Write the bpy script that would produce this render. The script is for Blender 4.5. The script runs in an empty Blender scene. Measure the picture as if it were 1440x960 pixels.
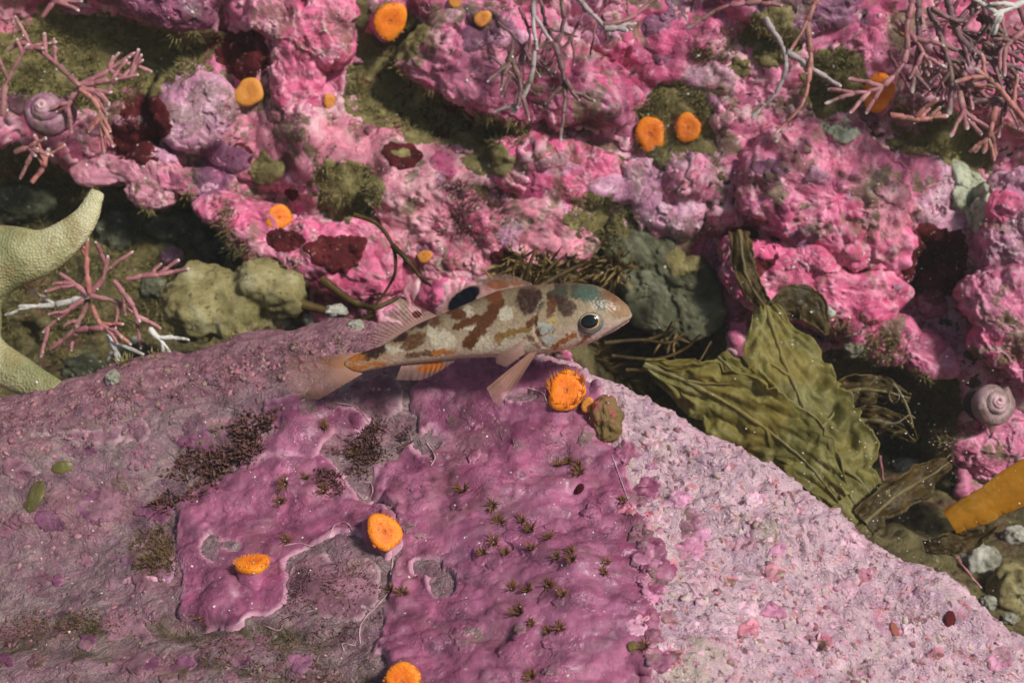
import bpy, math, random
import numpy as np
from mathutils import Vector
from mathutils.bvhtree import BVHTree

# ---------------------------------------------------------------- camera, world, sun, exposure (1 unit = 1 cm)
scene = bpy.context.scene
col = scene.collection
random.seed(7)
rng = np.random.default_rng(7)

FPX = 1717.0                                   # focal length in photo pixels
CAM = np.array([0.0, -26.31, 9.58])
PITCH = math.radians(20)
FW = np.array([0, math.cos(PITCH), -math.sin(PITCH)])
UP = np.array([0, math.sin(PITCH), math.cos(PITCH)])
RT = np.array([1.0, 0, 0])

cam_data = bpy.data.cameras.new("camera")
cam_data.sensor_width = 36
cam_data.lens = 36 * FPX / 1440
cam_data.clip_start = 0.1
cam_data.clip_end = 1000
cam_data.dof.use_dof = True
cam_data.dof.focus_distance = 23.4
cam_data.dof.aperture_fstop = 0.28
cam = bpy.data.objects.new("camera", cam_data)
cam.location = CAM
cam.rotation_euler = (math.radians(90) - PITCH, 0, 0)
col.objects.link(cam)
scene.camera = cam

SUN_TO = Vector((0.56, -0.50, 0.66)).normalized()
world = bpy.data.worlds.new("World")
scene.world = world
world.use_nodes = True
wn = world.node_tree
sky = wn.nodes.new("ShaderNodeTexSky")
sky.sky_type = 'NISHITA'
sky.sun_disc = False
sky.sun_elevation = math.asin(SUN_TO.z)
sky.sun_rotation = math.atan2(SUN_TO.x, SUN_TO.y)
wn.links.new(sky.outputs[0], wn.nodes["Background"].inputs[0])
wn.nodes["Background"].inputs[1].default_value = 0.07
sun_data = bpy.data.lights.new("sun", 'SUN')
sun_data.energy = 5.0
sun_data.angle = math.radians(8.0)
sun_data.color = (1.0, 0.97, 0.94)
sun = bpy.data.objects.new("sun", sun_data)
sun.rotation_euler = SUN_TO.to_track_quat('Z', 'Y').to_euler()
sun.location = (20, -20, 40)
col.objects.link(sun)
scene.view_settings.view_transform = 'Standard'
scene.view_settings.look = 'None'
scene.view_settings.exposure = -0.08
scene.view_settings.gamma = 1.0
scene.cycles.max_bounces = 4
scene.cycles.diffuse_bounces = 3
scene.cycles.use_adaptive_sampling = True
scene.cycles.adaptive_threshold = 0.03
scene.cycles.transparent_max_bounces = 24

# ---------------------------------------------------------------- photo pixel <-> place
def P(px, py, d):
    px = np.asarray(px, float); py = np.asarray(py, float); d = np.asarray(d, float)
    v = FW + ((px - 720) / FPX)[..., None] * RT + ((480 - py) / FPX)[..., None] * UP
    return CAM + d[..., None] * v

def proj(p):
    q = p - CAM
    d = q @ FW
    d = np.where(d < 0.5, 0.5, d)
    return 720 + FPX * (q @ RT) / d, 480 - FPX * (q @ UP) / d, d

# ---------------------------------------------------------------- noise
_pr = np.random.default_rng(11)
_perm = _pr.permutation(256).astype(np.int64)
_perm = np.concatenate([_perm, _perm, _perm])
_g = _pr.normal(size=(256, 3)); _g /= np.linalg.norm(_g, axis=1)[:, None]

def perlin(p, seed=0):
    p = np.asarray(p, float) + seed * 17.31
    i = np.floor(p).astype(np.int64); f = p - i
    i &= 255
    u = f * f * f * (f * (f * 6 - 15) + 10)
    out = 0
    for dx in (0, 1):
        wx = u[:, 0] if dx else 1 - u[:, 0]
        a = _perm[(i[:, 0] + dx) & 255]
        for dy in (0, 1):
            wy = u[:, 1] if dy else 1 - u[:, 1]
            b = _perm[a + ((i[:, 1] + dy) & 255)]
            for dz in (0, 1):
                wz = u[:, 2] if dz else 1 - u[:, 2]
                g = _g[_perm[b + ((i[:, 2] + dz) & 255)]]
                d = g[:, 0] * (f[:, 0] - dx) + g[:, 1] * (f[:, 1] - dy) + g[:, 2] * (f[:, 2] - dz)
                out = out + wx * wy * wz * d
    return out * 1.5

def fbm(p, octaves=4, seed=0, gain=0.5, ridged=False):
    s = 0; a = 1.0; t = 0; q = np.asarray(p, float)
    for k in range(octaves):
        n = perlin(q, seed + k)
        if ridged: n = 1 - 2 * np.abs(n)
        s = s + a * n; t += a; a *= gain; q = q * 2.03
    return s / t

def worley(p, seed=0):
    """F1, F2 and a random value of the closest cell"""
    p = np.asarray(p, float)
    i = np.floor(p).astype(np.int64); f = p - i
    d1 = np.full(len(p), 9.0); d2 = np.full(len(p), 9.0); idv = np.zeros(len(p))
    for dx in (-1, 0, 1):
        for dy in (-1, 0, 1):
            for dz in (-1, 0, 1):
                h = _perm[_perm[_perm[(i[:, 0] + dx + seed) & 255] + ((i[:, 1] + dy) & 255)] + ((i[:, 2] + dz) & 255)]
                o = np.abs(_g[h])
                d = np.sqrt((dx + o[:, 0] - f[:, 0]) ** 2 + (dy + o[:, 1] - f[:, 1]) ** 2 + (dz + o[:, 2] - f[:, 2]) ** 2)
                c = d < d1
                d2 = np.where(c, d1, np.minimum(d2, d))
                idv = np.where(c, h / 255.0, idv)
                d1 = np.where(c, d, d1)
    return d1, d2, idv

def sstep(a, b, x):
    t = np.clip((x - a) / (b - a), 0, 1)
    return t * t * (3 - 2 * t)

def poly_sdf(px, py, poly):
    """positive inside, in pixels"""
    px = np.asarray(px, float); py = np.asarray(py, float)
    n = len(poly); d = np.full(px.shape, 1e9); inside = np.zeros(px.shape, bool)
    for k in range(n):
        x0, y0 = poly[k]; x1, y1 = poly[(k + 1) % n]
        ex, ey = x1 - x0, y1 - y0
        t = np.clip(((px - x0) * ex + (py - y0) * ey) / (ex * ex + ey * ey + 1e-9), 0, 1)
        d = np.minimum(d, np.hypot(px - x0 - t * ex, py - y0 - t * ey))
        c = ((y0 > py) != (y1 > py))
        xi = x0 + (py - y0) * ex / (ey if ey != 0 else 1e-9)
        inside ^= c & (px < xi)
    return np.where(inside, d, -d)

def catmull(pts, n, closed=False):
    pts = np.asarray(pts, float)
    m = len(pts)
    if closed:
        q = np.vstack([pts[-1:], pts, pts[:2]]); segs = m
    else:
        q = np.vstack([2 * pts[0] - pts[1], pts, 2 * pts[-1] - pts[-2]]); segs = m - 1
    t = np.linspace(0, segs, n, endpoint=not closed)
    k = np.minimum(t.astype(int), segs - 1); u = (t - k)[:, None]
    p0, p1, p2, p3 = q[k], q[k + 1], q[k + 2], q[k + 3]
    return 0.5 * (2 * p1 + (p2 - p0) * u + (2 * p0 - 5 * p1 + 4 * p2 - p3) * u ** 2 + (3 * p1 - p0 - 3 * p2 + p3) * u ** 3)

# ---------------------------------------------------------------- mesh helpers
def mesh_np(name, verts, quads=None, tris=None, smooth=True, attrs=None, colattr=None):
    me = bpy.data.meshes.new(name)
    verts = np.asarray(verts, np.float32)
    me.vertices.add(len(verts)); me.vertices.foreach_set("co", verts.ravel())
    idx = []; starts = []; tot = []
    s = 0
    for f, k in ((quads, 4), (tris, 3)):
        if f is not None and len(f):
            f = np.asarray(f, np.int32)
            idx.append(f.ravel()); starts.append(s + np.arange(len(f)) * k); tot.append(np.full(len(f), k)); s += f.size
    idx = np.concatenate(idx); starts = np.concatenate(starts)
    me.loops.add(len(idx)); me.loops.foreach_set("vertex_index", idx.astype(np.int32))
    me.polygons.add(len(starts)); me.polygons.foreach_set("loop_start", starts.astype(np.int32))
    if smooth: me.polygons.foreach_set("use_smooth", np.ones(len(starts), bool))
    me.update(calc_edges=True)
    for k, v in (attrs or {}).items():
        a = me.attributes.new(k, 'FLOAT', 'POINT'); a.data.foreach_set("value", np.asarray(v, np.float32))
    for k, v in (colattr or {}).items():
        a = me.attributes.new(k, 'FLOAT_COLOR', 'POINT')
        v = np.asarray(v, np.float32); v = np.hstack([v, np.ones((len(v), 1), np.float32)])
        a.data.foreach_set("color", v.ravel())
    me.validate()
    return me

def link(name, me, mat, parent=None, loc=None):
    o = bpy.data.objects.new(name, me)
    col.objects.link(o)
    if mat is not None and me is not None: me.materials.append(mat)
    if loc is not None: o.location = loc
    if parent is not None: o.parent = parent
    return o

def tag(o, label=None, cat=None, group=None, kind=None):
    if label: o["label"] = label
    if cat: o["category"] = cat
    if group: o["group"] = group
    if kind: o["kind"] = kind
    return o

def empty(name, loc, label, cat, group=None):
    o = bpy.data.objects.new(name, None); col.objects.link(o)
    o.empty_display_size = 0.2
    o.location = Vector([float(v) for v in loc])
    return tag(o, label, cat, group)

def part(name, parent, verts, quads=None, tris=None, mat=None, attrs=None, smooth=True, colattr=None, off=None):
    off = np.array(parent.location) if off is None else off
    me = mesh_np(name, np.asarray(verts) - off, quads, tris, smooth, attrs, colattr)
    return link(name, me, mat, parent)

def grid_quads(nu, nv, closed_u=False):
    i = np.arange(nu if closed_u else nu - 1)[:, None]; j = np.arange(nv - 1)[None, :]
    i2 = (i + 1) % nu
    q = np.stack([i * nv + j, i2 * nv + j, i2 * nv + j + 1, i * nv + j + 1], -1)
    return q.reshape(-1, 4)

def grid_normals(p, flip=False):
    """p: (nu, nv, 3)"""
    du = np.gradient(p, axis=0); dv = np.gradient(p, axis=1)
    n = np.cross(du, dv); n /= np.linalg.norm(n, axis=-1, keepdims=True) + 1e-12
    return -n if flip else n

def tube_rings(path, radii, sides=8, up=None, flat=1.0):
    """swept closed tube; returns verts, quads"""
    path = np.asarray(path, float); n = len(path)
    radii = np.broadcast_to(np.asarray(radii, float), (n,))
    t = np.gradient(path, axis=0); t /= np.linalg.norm(t, axis=1)[:, None] + 1e-12
    ref = np.array([0.13, -0.8, 0.58]) if up is None else np.asarray(up, float)
    b = np.cross(t, ref); b /= np.linalg.norm(b, axis=1)[:, None] + 1e-9
    c = np.cross(b, t)
    a = np.linspace(0, 2 * np.pi, sides, endpoint=False)
    v = path[:, None, :] + radii[:, None, None] * (np.cos(a)[None, :, None] * b[:, None, :] + flat * np.sin(a)[None, :, None] * c[:, None, :])
    v = v.reshape(-1, 3)
    i = np.arange(n - 1)[:, None] * sides; j = np.arange(sides)[None, :]; j2 = (j + 1) % sides
    q = np.stack([i + j, i + j2, i + sides + j2, i + sides + j], -1).reshape(-1, 4)
    return v, q

class MB:
    """collects pieces of one part"""
    def __init__(s): s.v = []; s.q = []; s.t = []; s.n = 0; s.a = {}
    def add(s, v, q=None, t=None, **attrs):
        v = np.asarray(v, float)
        if q is not None and len(q): s.q.append(np.asarray(q) + s.n)
        if t is not None and len(t): s.t.append(np.asarray(t) + s.n)
        s.v.append(v); s.n += len(v)
        for k, x in attrs.items(): s.a.setdefault(k, []).append(np.broadcast_to(np.asarray(x, float), (len(v),)))
    def get(s):
        return (np.vstack(s.v), np.vstack(s.q) if s.q else None, np.vstack(s.t) if s.t else None,
                {k: np.concatenate(x) for k, x in s.a.items()})

_dg = [None]
_CAMV = Vector(CAM.tolist())
def settle():
    """let the sighting rays see everything built so far"""
    bpy.context.view_layer.update()
    _dg[0] = bpy.context.evaluated_depsgraph_get()

def biggest_island(quads, n):
    lab = np.arange(n)
    while True:
        m = lab[quads].min(1)
        new = lab.copy()
        for c in range(4): np.minimum.at(new, quads[:, c], m)
        new = new[new]
        if (new == lab).all(): break
        lab = new
    ids, cnt = np.unique(lab[quads[:, 0]], return_counts=True)
    return quads[lab[quads[:, 0]] == ids[cnt.argmax()]]

def hit(px, py):
    """first surface sighted through a photo pixel: point, normal (towards the camera), depth"""
    a, b = (px - 720) / FPX, (480 - py) / FPX
    v = Vector((a, FW[1] + b * UP[1], FW[2] + b * UP[2])); ln = v.length; v.normalize()
    ok, p, n, _, _, _ = scene.ray_cast(_dg[0], _CAMV, v)
    if not ok:
        return np.array(P(px, py, 32.0)), np.array([0, -1.0, 0]), 32.0
    if n.dot(v) > 0: n = -n
    return np.array(p), np.array(n), (p - _CAMV).length / ln

def sample_px(poly, count, r, soft=0, gap=None):
    o = np.array(poly, float); lo, hi = o.min(0), o.max(0); out = []
    while sum(map(len, out)) < count:
        c = r.uniform(lo, hi, (count * 2, 2))
        keep = poly_sdf(c[:, 0], c[:, 1], poly) > (r.uniform(-8, 6, len(c)) if soft else 2)
        if gap is not None: keep &= perlin(np.stack([c[:, 0] * 0.03, c[:, 1] * 0.03, 0 * c[:, 0] + gap], -1), 3) > -0.12
        out.append(c[keep])
    return np.vstack(out)[:count]

# ---------------------------------------------------------------- materials
class NT:
    def __init__(s, name):
        s.m = bpy.data.materials.new(name); s.m.use_nodes = True
        s.t = s.m.node_tree; s.b = s.t.nodes["Principled BSDF"]; s.out = s.t.nodes["Material Output"]
        s.tc = s.t.nodes.new("ShaderNodeNewGeometry").outputs["Position"]
    def n(s, k, **kw):
        x = s.t.nodes.new(k)
        for a, b in kw.items(): setattr(x, a, b)
        return x
    def l(s, a, b): s.t.links.new(a, b)
    def noise(s, scale, detail=4, rough=0.55, dist=0.0, off=0.0, stretch=None):
        x = s.n("ShaderNodeTexNoise"); x.inputs["Scale"].default_value = scale
        x.inputs["Detail"].default_value = detail; x.inputs["Roughness"].default_value = rough; x.inputs["Distortion"].default_value = dist
        mp = s.n("ShaderNodeMapping"); s.l(s.tc, mp.inputs[0]); mp.inputs["Location"].default_value = (off, off * 1.7, -off)
        if stretch: mp.inputs["Scale"].default_value = stretch
        s.l(mp.outputs[0], x.inputs["Vector"])
        return x.outputs[0]
    def voro(s, scale, feature='F1', out=0, rand=1.0):
        x = s.n("ShaderNodeTexVoronoi", feature=feature); x.inputs["Scale"].default_value = scale
        x.inputs["Randomness"].default_value = rand
        s.l(s.tc, x.inputs["Vector"]); return x.outputs[out]
    def ramp(s, fac, stops, interp='LINEAR'):
        x = s.n("ShaderNodeValToRGB"); x.color_ramp.interpolation = interp
        e = x.color_ramp.elements
        while len(e) < len(stops): e.new(0.5)
        for k, (p, c) in enumerate(stops):
            e[k].position = p
            e[k].color = (c, c, c, 1) if isinstance(c, (int, float)) else (*c, 1)
        s.l(fac, x.inputs[0]); return x.outputs[0]
    def mix(s, fac, a, b, mode='MIX'):
        x = s.n("ShaderNodeMix", data_type='RGBA', blend_type=mode)
        if isinstance(fac, (int, float)): x.inputs[0].default_value = fac
        else: s.l(fac, x.inputs[0])
        for sock, v in ((x.inputs[6], a), (x.inputs[7], b)):
            if isinstance(v, (tuple, list)): sock.default_value = (*v, 1)
            else: s.l(v, sock)
        return x.outputs[2]
    def math(s, op, a, b=None):
        x = s.n("ShaderNodeMath", operation=op)
        for k, v in enumerate((a, b)):
            if v is None: continue
            if isinstance(v, (int, float)): x.inputs[k].default_value = v
            else: s.l(v, x.inputs[k])
        return x.outputs[0]
    def attr(s, name, col=False):
        x = s.n("ShaderNodeAttribute", attribute_name=name)
        return x.outputs[0] if col else x.outputs[2]
    def bump(s, h, strength=0.3, dist=0.1, prev=None):
        x = s.n("ShaderNodeBump"); x.inputs["Strength"].default_value = strength; x.inputs["Distance"].default_value = dist
        s.l(h, x.inputs["Height"])
        if prev is not None: s.l(prev, x.inputs["Normal"])
        return x.outputs[0]
    def done(s, color, rough=0.6, normal=None, spec=0.25, **kw):
        if isinstance(color, (tuple, list)): s.b.inputs["Base Color"].default_value = (*color, 1)
        else: s.l(color, s.b.inputs["Base Color"])
        if isinstance(rough, (int, float)): s.b.inputs["Roughness"].default_value = rough
        else: s.l(rough, s.b.inputs["Roughness"])
        s.b.inputs["Specular IOR Level"].default_value = spec
        if normal is not None: s.l(normal, s.b.inputs["Normal"])
        return s.m

def coralline(name, pal, pale, olive=0.4, maroon=0.3, speck=0.4, scale=1.0, white=0.55, bump=0.22, vary=0.3):
    """encrusting coralline algae: a mosaic of overlapping crusts of different pinks with pale growth rims, olive film, wine red stains, specks"""
    m = NT(name)
    nz = m.n("ShaderNodeTexNoise"); nz.inputs["Scale"].default_value = 0.8 * scale; nz.inputs["Detail"].default_value = 5; nz.inputs["Roughness"].default_value = 0.6
    m.l(m.tc, nz.inputs["Vector"])
    w = m.n("ShaderNodeVectorMath", operation='MULTIPLY_ADD')
    m.l(nz.outputs["Color"], w.inputs[0]); w.inputs[1].default_value = (3.0, 3.0, 3.0); m.l(m.tc, w.inputs[2])
    def vor(sc, feat, out):
        x = m.n("ShaderNodeTexVoronoi", feature=feat); x.inputs["Scale"].default_value = sc * scale
        m.l(w.outputs[0], x.inputs["Vector"]); return x.outputs[out]
    n = len(pal)
    st = [((k + 0.5) / n, pal[k]) for k in range(n)]
    base = m.ramp(vor(0.5, 'F1', 1), st)
    fine = m.ramp(vor(1.5, 'F1', 1), st)
    base = m.mix(vary, base, fine)
    base = m.mix(0.14, base, m.ramp(vor(4.2, 'F1', 1), st))
    b = m.noise(1.7 * scale, 6, 0.6, 0.6, 9)
    base = m.mix(0.8, base, m.ramp(b, [(0.3, 0.18), (0.5, 0.5), (0.7, 0.85)]), 'OVERLAY')
    pb = m.noise(1.3 * scale, 5, 0.62, 0.8, 13)
    base = m.mix(m.math('MULTIPLY', m.ramp(pb, [(0.56, 0.0), (0.72, 1.0)]), 0.45), base, pale)
    gate = m.ramp(m.noise(0.7 * scale, 4, 0.6, 0, 31), [(0.45, 0.0), (0.6, 1.0)])
    rim = m.math('MULTIPLY', m.ramp(vor(0.5, 'DISTANCE_TO_EDGE', 0), [(0.0, 1.0), (0.035, 0.6), (0.07, 0.0)]), gate)
    base = m.mix(m.math('MULTIPLY', rim, white), base, pale)
    rim2 = m.ramp(vor(1.5, 'DISTANCE_TO_EDGE', 0), [(0.0, 1.0), (0.05, 0.0)])
    gate2 = m.ramp(m.noise(1.1 * scale, 4, 0.6, 0, 35), [(0.5, 0.0), (0.62, 1.0)])
    base = m.mix(m.math('MULTIPLY', m.math('MULTIPLY', rim2, gate2), 0.75), base, tuple(0.3 * c for c in pal[0]))
    e = m.noise(0.9 * scale, 5, 0.72, 0.5, 55)
    ol = m.ramp(m.noise(5, 6, 0.7, 0, 57), [(0.35, (0.05, 0.04, 0.015)), (0.65, (0.19, 0.16, 0.07))])
    base = m.mix(m.math('MULTIPLY', m.ramp(e, [(0.535, 0.0), (0.56, 1.0)]), olive), base, ol)
    g = m.noise(0.75 * scale, 5, 0.66, 0.6, 63)
    base = m.mix(m.math('MULTIPLY', m.ramp(g, [(0.585, 0.0), (0.60, 1.0)]), maroon), base, (0.09, 0.012, 0.018))
    f = m.noise(7 * scale, 3, 0.6, 0, 71)
    base = m.mix(m.math('MULTIPLY', m.ramp(f, [(0.66, 0.0), (0.71, 1.0)]), speck), base, (0.72, 0.58, 0.56))  # pale specks painted in as bright glints
    g = m.noise(7 * scale, 3, 0.6, 0, 91)
    base = m.mix(m.math('MULTIPLY', m.ramp(g, [(0.31, 1.0), (0.37, 0.0)]), speck * 1.5), base, (0.07, 0.025, 0.03))
    base = m.mix(m.attr("edge"), base, pale)
    h1 = m.bump(m.noise(4.0 * scale, 5, 0.55, 0.3, 5), bump * 0.7, 0.25)
    pim = m.ramp(vor(6.0, 'F1', 0), [(0.1, 1.0), (0.55, 0.0)])
    h1 = m.bump(m.math('MULTIPLY', pim, m.ramp(m.noise(1.0 * scale, 3, 0.6, 0, 47), [(0.45, 0.0), (0.6, 1.0)])), bump * 1.3, 0.10, h1)
    h2 = m.bump(m.noise(16 * scale, 4, 0.6, 0, 15), bump * 0.6, 0.05, h1)
    rough = m.ramp(m.noise(2.5 * scale, 4, 0.6, 0, 83), [(0.35, 0.36), (0.6, 0.75)])
    return m.done(base, rough, h2, 0.3)

PINK = coralline("pink_coralline", [(0.22, 0.022, 0.07), (0.38, 0.05, 0.13), (0.52, 0.085, 0.19), (0.44, 0.12, 0.20), (0.56, 0.17, 0.27), (0.29, 0.06, 0.13)], (0.70, 0.38, 0.45), 0.85, 0.75)
HOT = coralline("hot_pink_coralline", [(0.36, 0.035, 0.10), (0.56, 0.075, 0.18), (0.64, 0.12, 0.24), (0.52, 0.09, 0.175), (0.62, 0.22, 0.32), (0.44, 0.085, 0.17)], (0.76, 0.44, 0.50), 0.6, 0.45)
LILAC = coralline("lilac_coralline", [(0.33, 0.10, 0.18), (0.45, 0.15, 0.25), (0.52, 0.24, 0.34), (0.40, 0.17, 0.27), (0.57, 0.29, 0.36), (0.48, 0.11, 0.20)], (0.70, 0.48, 0.53), 0.5, 0.25)
SALMON = coralline("salmon_coralline", [(0.40, 0.11, 0.15), (0.50, 0.17, 0.22), (0.58, 0.25, 0.29), (0.46, 0.10, 0.16), (0.50, 0.22, 0.28), (0.34, 0.07, 0.12)], (0.70, 0.44, 0.45), 0.8, 0.6)
PURPLE = coralline("purple_coralline", [(0.08, 0.02, 0.05), (0.15, 0.045, 0.09), (0.22, 0.08, 0.14), (0.16, 0.05, 0.10), (0.26, 0.07, 0.13)], (0.38, 0.2, 0.26), 0.6, 0.4)
MAGENTA = coralline("magenta_coralline", [(0.17, 0.034, 0.082), (0.23, 0.05, 0.108), (0.275, 0.07, 0.13), (0.22, 0.072, 0.135), (0.31, 0.085, 0.145)], (0.52, 0.26, 0.33), 0.15, 0.06, speck=0.3, white=0.15, bump=0.22, vary=0.3)
MAGENTA.node_tree.nodes["Principled BSDF"].inputs["Specular IOR Level"].default_value = 0.55

DUSKY = coralline("dusky_coralline", [(0.15, 0.06, 0.08), (0.21, 0.085, 0.115), (0.25, 0.12, 0.145), (0.19, 0.09, 0.12), (0.27, 0.14, 0.15)], (0.40, 0.26, 0.27), 0.4, 0.1, speck=0.4, white=0.3, bump=0.4)

PALE = coralline("pale_coralline", [(0.50, 0.26, 0.33), (0.60, 0.38, 0.44), (0.64, 0.44, 0.47), (0.54, 0.30, 0.37), (0.60, 0.33, 0.38)], (0.70, 0.55, 0.55), 0.35, 0.15, speck=0.6, white=0.4, bump=0.4)

def turf_rock():
    m = NT("olive_turf_rock")
    a = m.noise(1.3, 5, 0.7, 0.6, 2); b = m.noise(5, 5, 0.7, 0, 8)
    c = m.ramp(a, [(0.3, (0.03, 0.025, 0.012)), (0.45, (0.10, 0.082, 0.03)), (0.55, (0.19, 0.155, 0.06)), (0.68, (0.07, 0.03, 0.025))])
    c = m.mix(m.math('MULTIPLY', m.ramp(b, [(0.5, 0.0), (0.7, 1.0)]), 0.6), c, (0.22, 0.19, 0.09))
    c = m.mix(m.math('MULTIPLY', m.ramp(m.noise(0.7, 5, 0.6, 0, 44), [(0.55, 0.0), (0.6, 1.0)]), 0.5), c, (0.10, 0.02, 0.025))
    f = m.noise(9, 3, 0.6, 0, 71)
    c = m.mix(m.math('MULTIPLY', m.ramp(f, [(0.65, 0.0), (0.69, 1.0)]), 0.7), c, (0.5, 0.48, 0.36))
    n = m.bump(m.noise(6, 5, 0.75), 0.7, 0.3)
    return m.done(c, 0.75, n, 0.2)
TURF_ROCK = turf_rock()

def maroon_mat():
    m = NT("maroon_crust")
    c = m.ramp(m.noise(1.5, 6, 0.6, 0.5), [(0.3, (0.035, 0.006, 0.008)), (0.6, (0.095, 0.012, 0.014)), (0.75, (0.13, 0.03, 0.025))])
    f = m.noise(9, 3, 0.6, 0, 71)
    c = m.mix(m.math('MULTIPLY', m.ramp(f, [(0.65, 0.0), (0.69, 1.0)]), 0.6), c, (0.45, 0.3, 0.25))
    return m.done(c, 0.8, m.bump(m.noise(7, 5, 0.65), 0.5, 0.12), 0.1)
MAROON = maroon_mat()

def boulder_mat():
    """weathered coralline on the foreground boulder; attribute right = the nodular pale pink facet"""
    m = NT("boulder_coralline")
    st = (0.85, 1.25, 1.25)
    a = m.noise(0.8, 5, 0.66, 1.2, 3, st); b = m.noise(3.2, 5, 0.70, 0.6, 9, st)
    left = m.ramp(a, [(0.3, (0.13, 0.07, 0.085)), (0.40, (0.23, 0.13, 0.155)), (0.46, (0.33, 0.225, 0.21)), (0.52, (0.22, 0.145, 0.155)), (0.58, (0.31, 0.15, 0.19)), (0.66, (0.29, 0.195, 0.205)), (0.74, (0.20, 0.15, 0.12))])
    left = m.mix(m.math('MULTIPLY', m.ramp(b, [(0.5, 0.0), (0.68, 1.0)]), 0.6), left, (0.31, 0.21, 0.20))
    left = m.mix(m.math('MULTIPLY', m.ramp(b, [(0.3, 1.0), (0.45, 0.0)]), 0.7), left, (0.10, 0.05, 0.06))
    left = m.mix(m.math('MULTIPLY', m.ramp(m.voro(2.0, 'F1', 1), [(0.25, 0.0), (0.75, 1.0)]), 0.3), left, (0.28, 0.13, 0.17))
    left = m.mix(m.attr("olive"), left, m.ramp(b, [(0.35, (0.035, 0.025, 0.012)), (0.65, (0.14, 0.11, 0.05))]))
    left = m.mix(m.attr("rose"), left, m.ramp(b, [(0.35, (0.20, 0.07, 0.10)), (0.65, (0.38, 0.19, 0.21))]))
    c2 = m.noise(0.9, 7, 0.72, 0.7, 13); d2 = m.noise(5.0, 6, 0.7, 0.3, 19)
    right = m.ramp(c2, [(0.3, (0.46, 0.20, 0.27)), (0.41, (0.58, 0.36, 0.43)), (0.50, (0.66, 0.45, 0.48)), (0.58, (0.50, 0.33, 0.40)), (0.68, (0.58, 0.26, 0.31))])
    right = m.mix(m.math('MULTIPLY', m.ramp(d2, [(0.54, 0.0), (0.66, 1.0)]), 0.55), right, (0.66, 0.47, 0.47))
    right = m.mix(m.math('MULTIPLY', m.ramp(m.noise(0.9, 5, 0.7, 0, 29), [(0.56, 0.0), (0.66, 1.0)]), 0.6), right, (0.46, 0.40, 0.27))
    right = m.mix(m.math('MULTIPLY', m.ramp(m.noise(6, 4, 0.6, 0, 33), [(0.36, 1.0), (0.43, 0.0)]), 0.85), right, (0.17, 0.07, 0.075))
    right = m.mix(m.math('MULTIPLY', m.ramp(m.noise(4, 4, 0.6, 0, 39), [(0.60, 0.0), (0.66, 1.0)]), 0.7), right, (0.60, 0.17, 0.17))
    base = m.mix(m.attr("right"), left, right)  # own pinks, plus lit right and shaded left put into the colour
    f = m.noise(9, 3, 0.6, 0, 71)
    base = m.mix(m.math('MULTIPLY', m.ramp(f, [(0.66, 0.0), (0.70, 1.0)]), 0.5), base, (0.62, 0.55, 0.48))
    h1 = m.bump(m.noise(3.0, 5, 0.72, 0.5, 5, st), 0.8, 0.4)
    h2 = m.bump(m.noise(18, 4, 0.6, 0, 15), 0.25, 0.06, h1)
    return m.done(base, 0.58, h2, 0.3)
BOULDER = boulder_mat()

# ---------------------------------------------------------------- large structure
# reef wall: leaning back; h = relief towards the viewer
LEAN = math.radians(14)
W0 = P(720, 300, 31.85)
WN = np.array([0, -math.cos(LEAN), math.sin(LEAN)])
WV = np.array([0, math.sin(LEAN), math.cos(LEAN)])

def axis(lo, hi, step, out, k):
    """dense between lo and hi, coarser out to the ends"""
    mid = np.arange(lo, hi, step)
    t = np.linspace(0, 1, k + 1)[1:]
    return np.concatenate([(lo - out * t[::-1] ** 1.6), mid, hi + out * t ** 1.6])

OLIVE = [  # photo outlines of turf-covered ground on the wall
    [(20, 35), (110, 25), (200, 40), (285, 55), (290, 95), (225, 112), (180, 140), (110, 150), (20, 130), (-40, 90)],
    [(-60, 200), (40, 215), (110, 240), (210, 265), (330, 285), (350, 350), (430, 400), (440, 500), (-60, 520)],
    [(440, 240), (480, 225), (525, 240), (540, 275), (520, 300), (470, 310), (445, 285)],
    [(500, 90), (560, 90), (640, 150), (740, 175), (735, 205), (640, 200), (560, 180), (490, 150)],
    [(800, 285), (870, 275), (900, 330), (880, 400), (830, 370)],
    [(930, 120), (990, 130), (1000, 205), (930, 215), (900, 160)],
    [(1130, 90), (1200, 70), (1215, 140), (1150, 165)],
    [(1250, 155), (1370, 165), (1385, 230), (1300, 215), (1250, 200)],
    [(620, 255), (700, 270), (700, 330), (640, 330), (600, 290)],
    [(760, 380), (900, 330), (1010, 400), (1020, 520), (1300, 480), (1350, 560), (1340, 720), (900, 700), (800, 480)],
    [(1040, 40), (1130, 45), (1120, 70), (1050, 70)],
    [(500, 0), (550, 60), (540, 100), (505, 80)],
]
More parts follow.
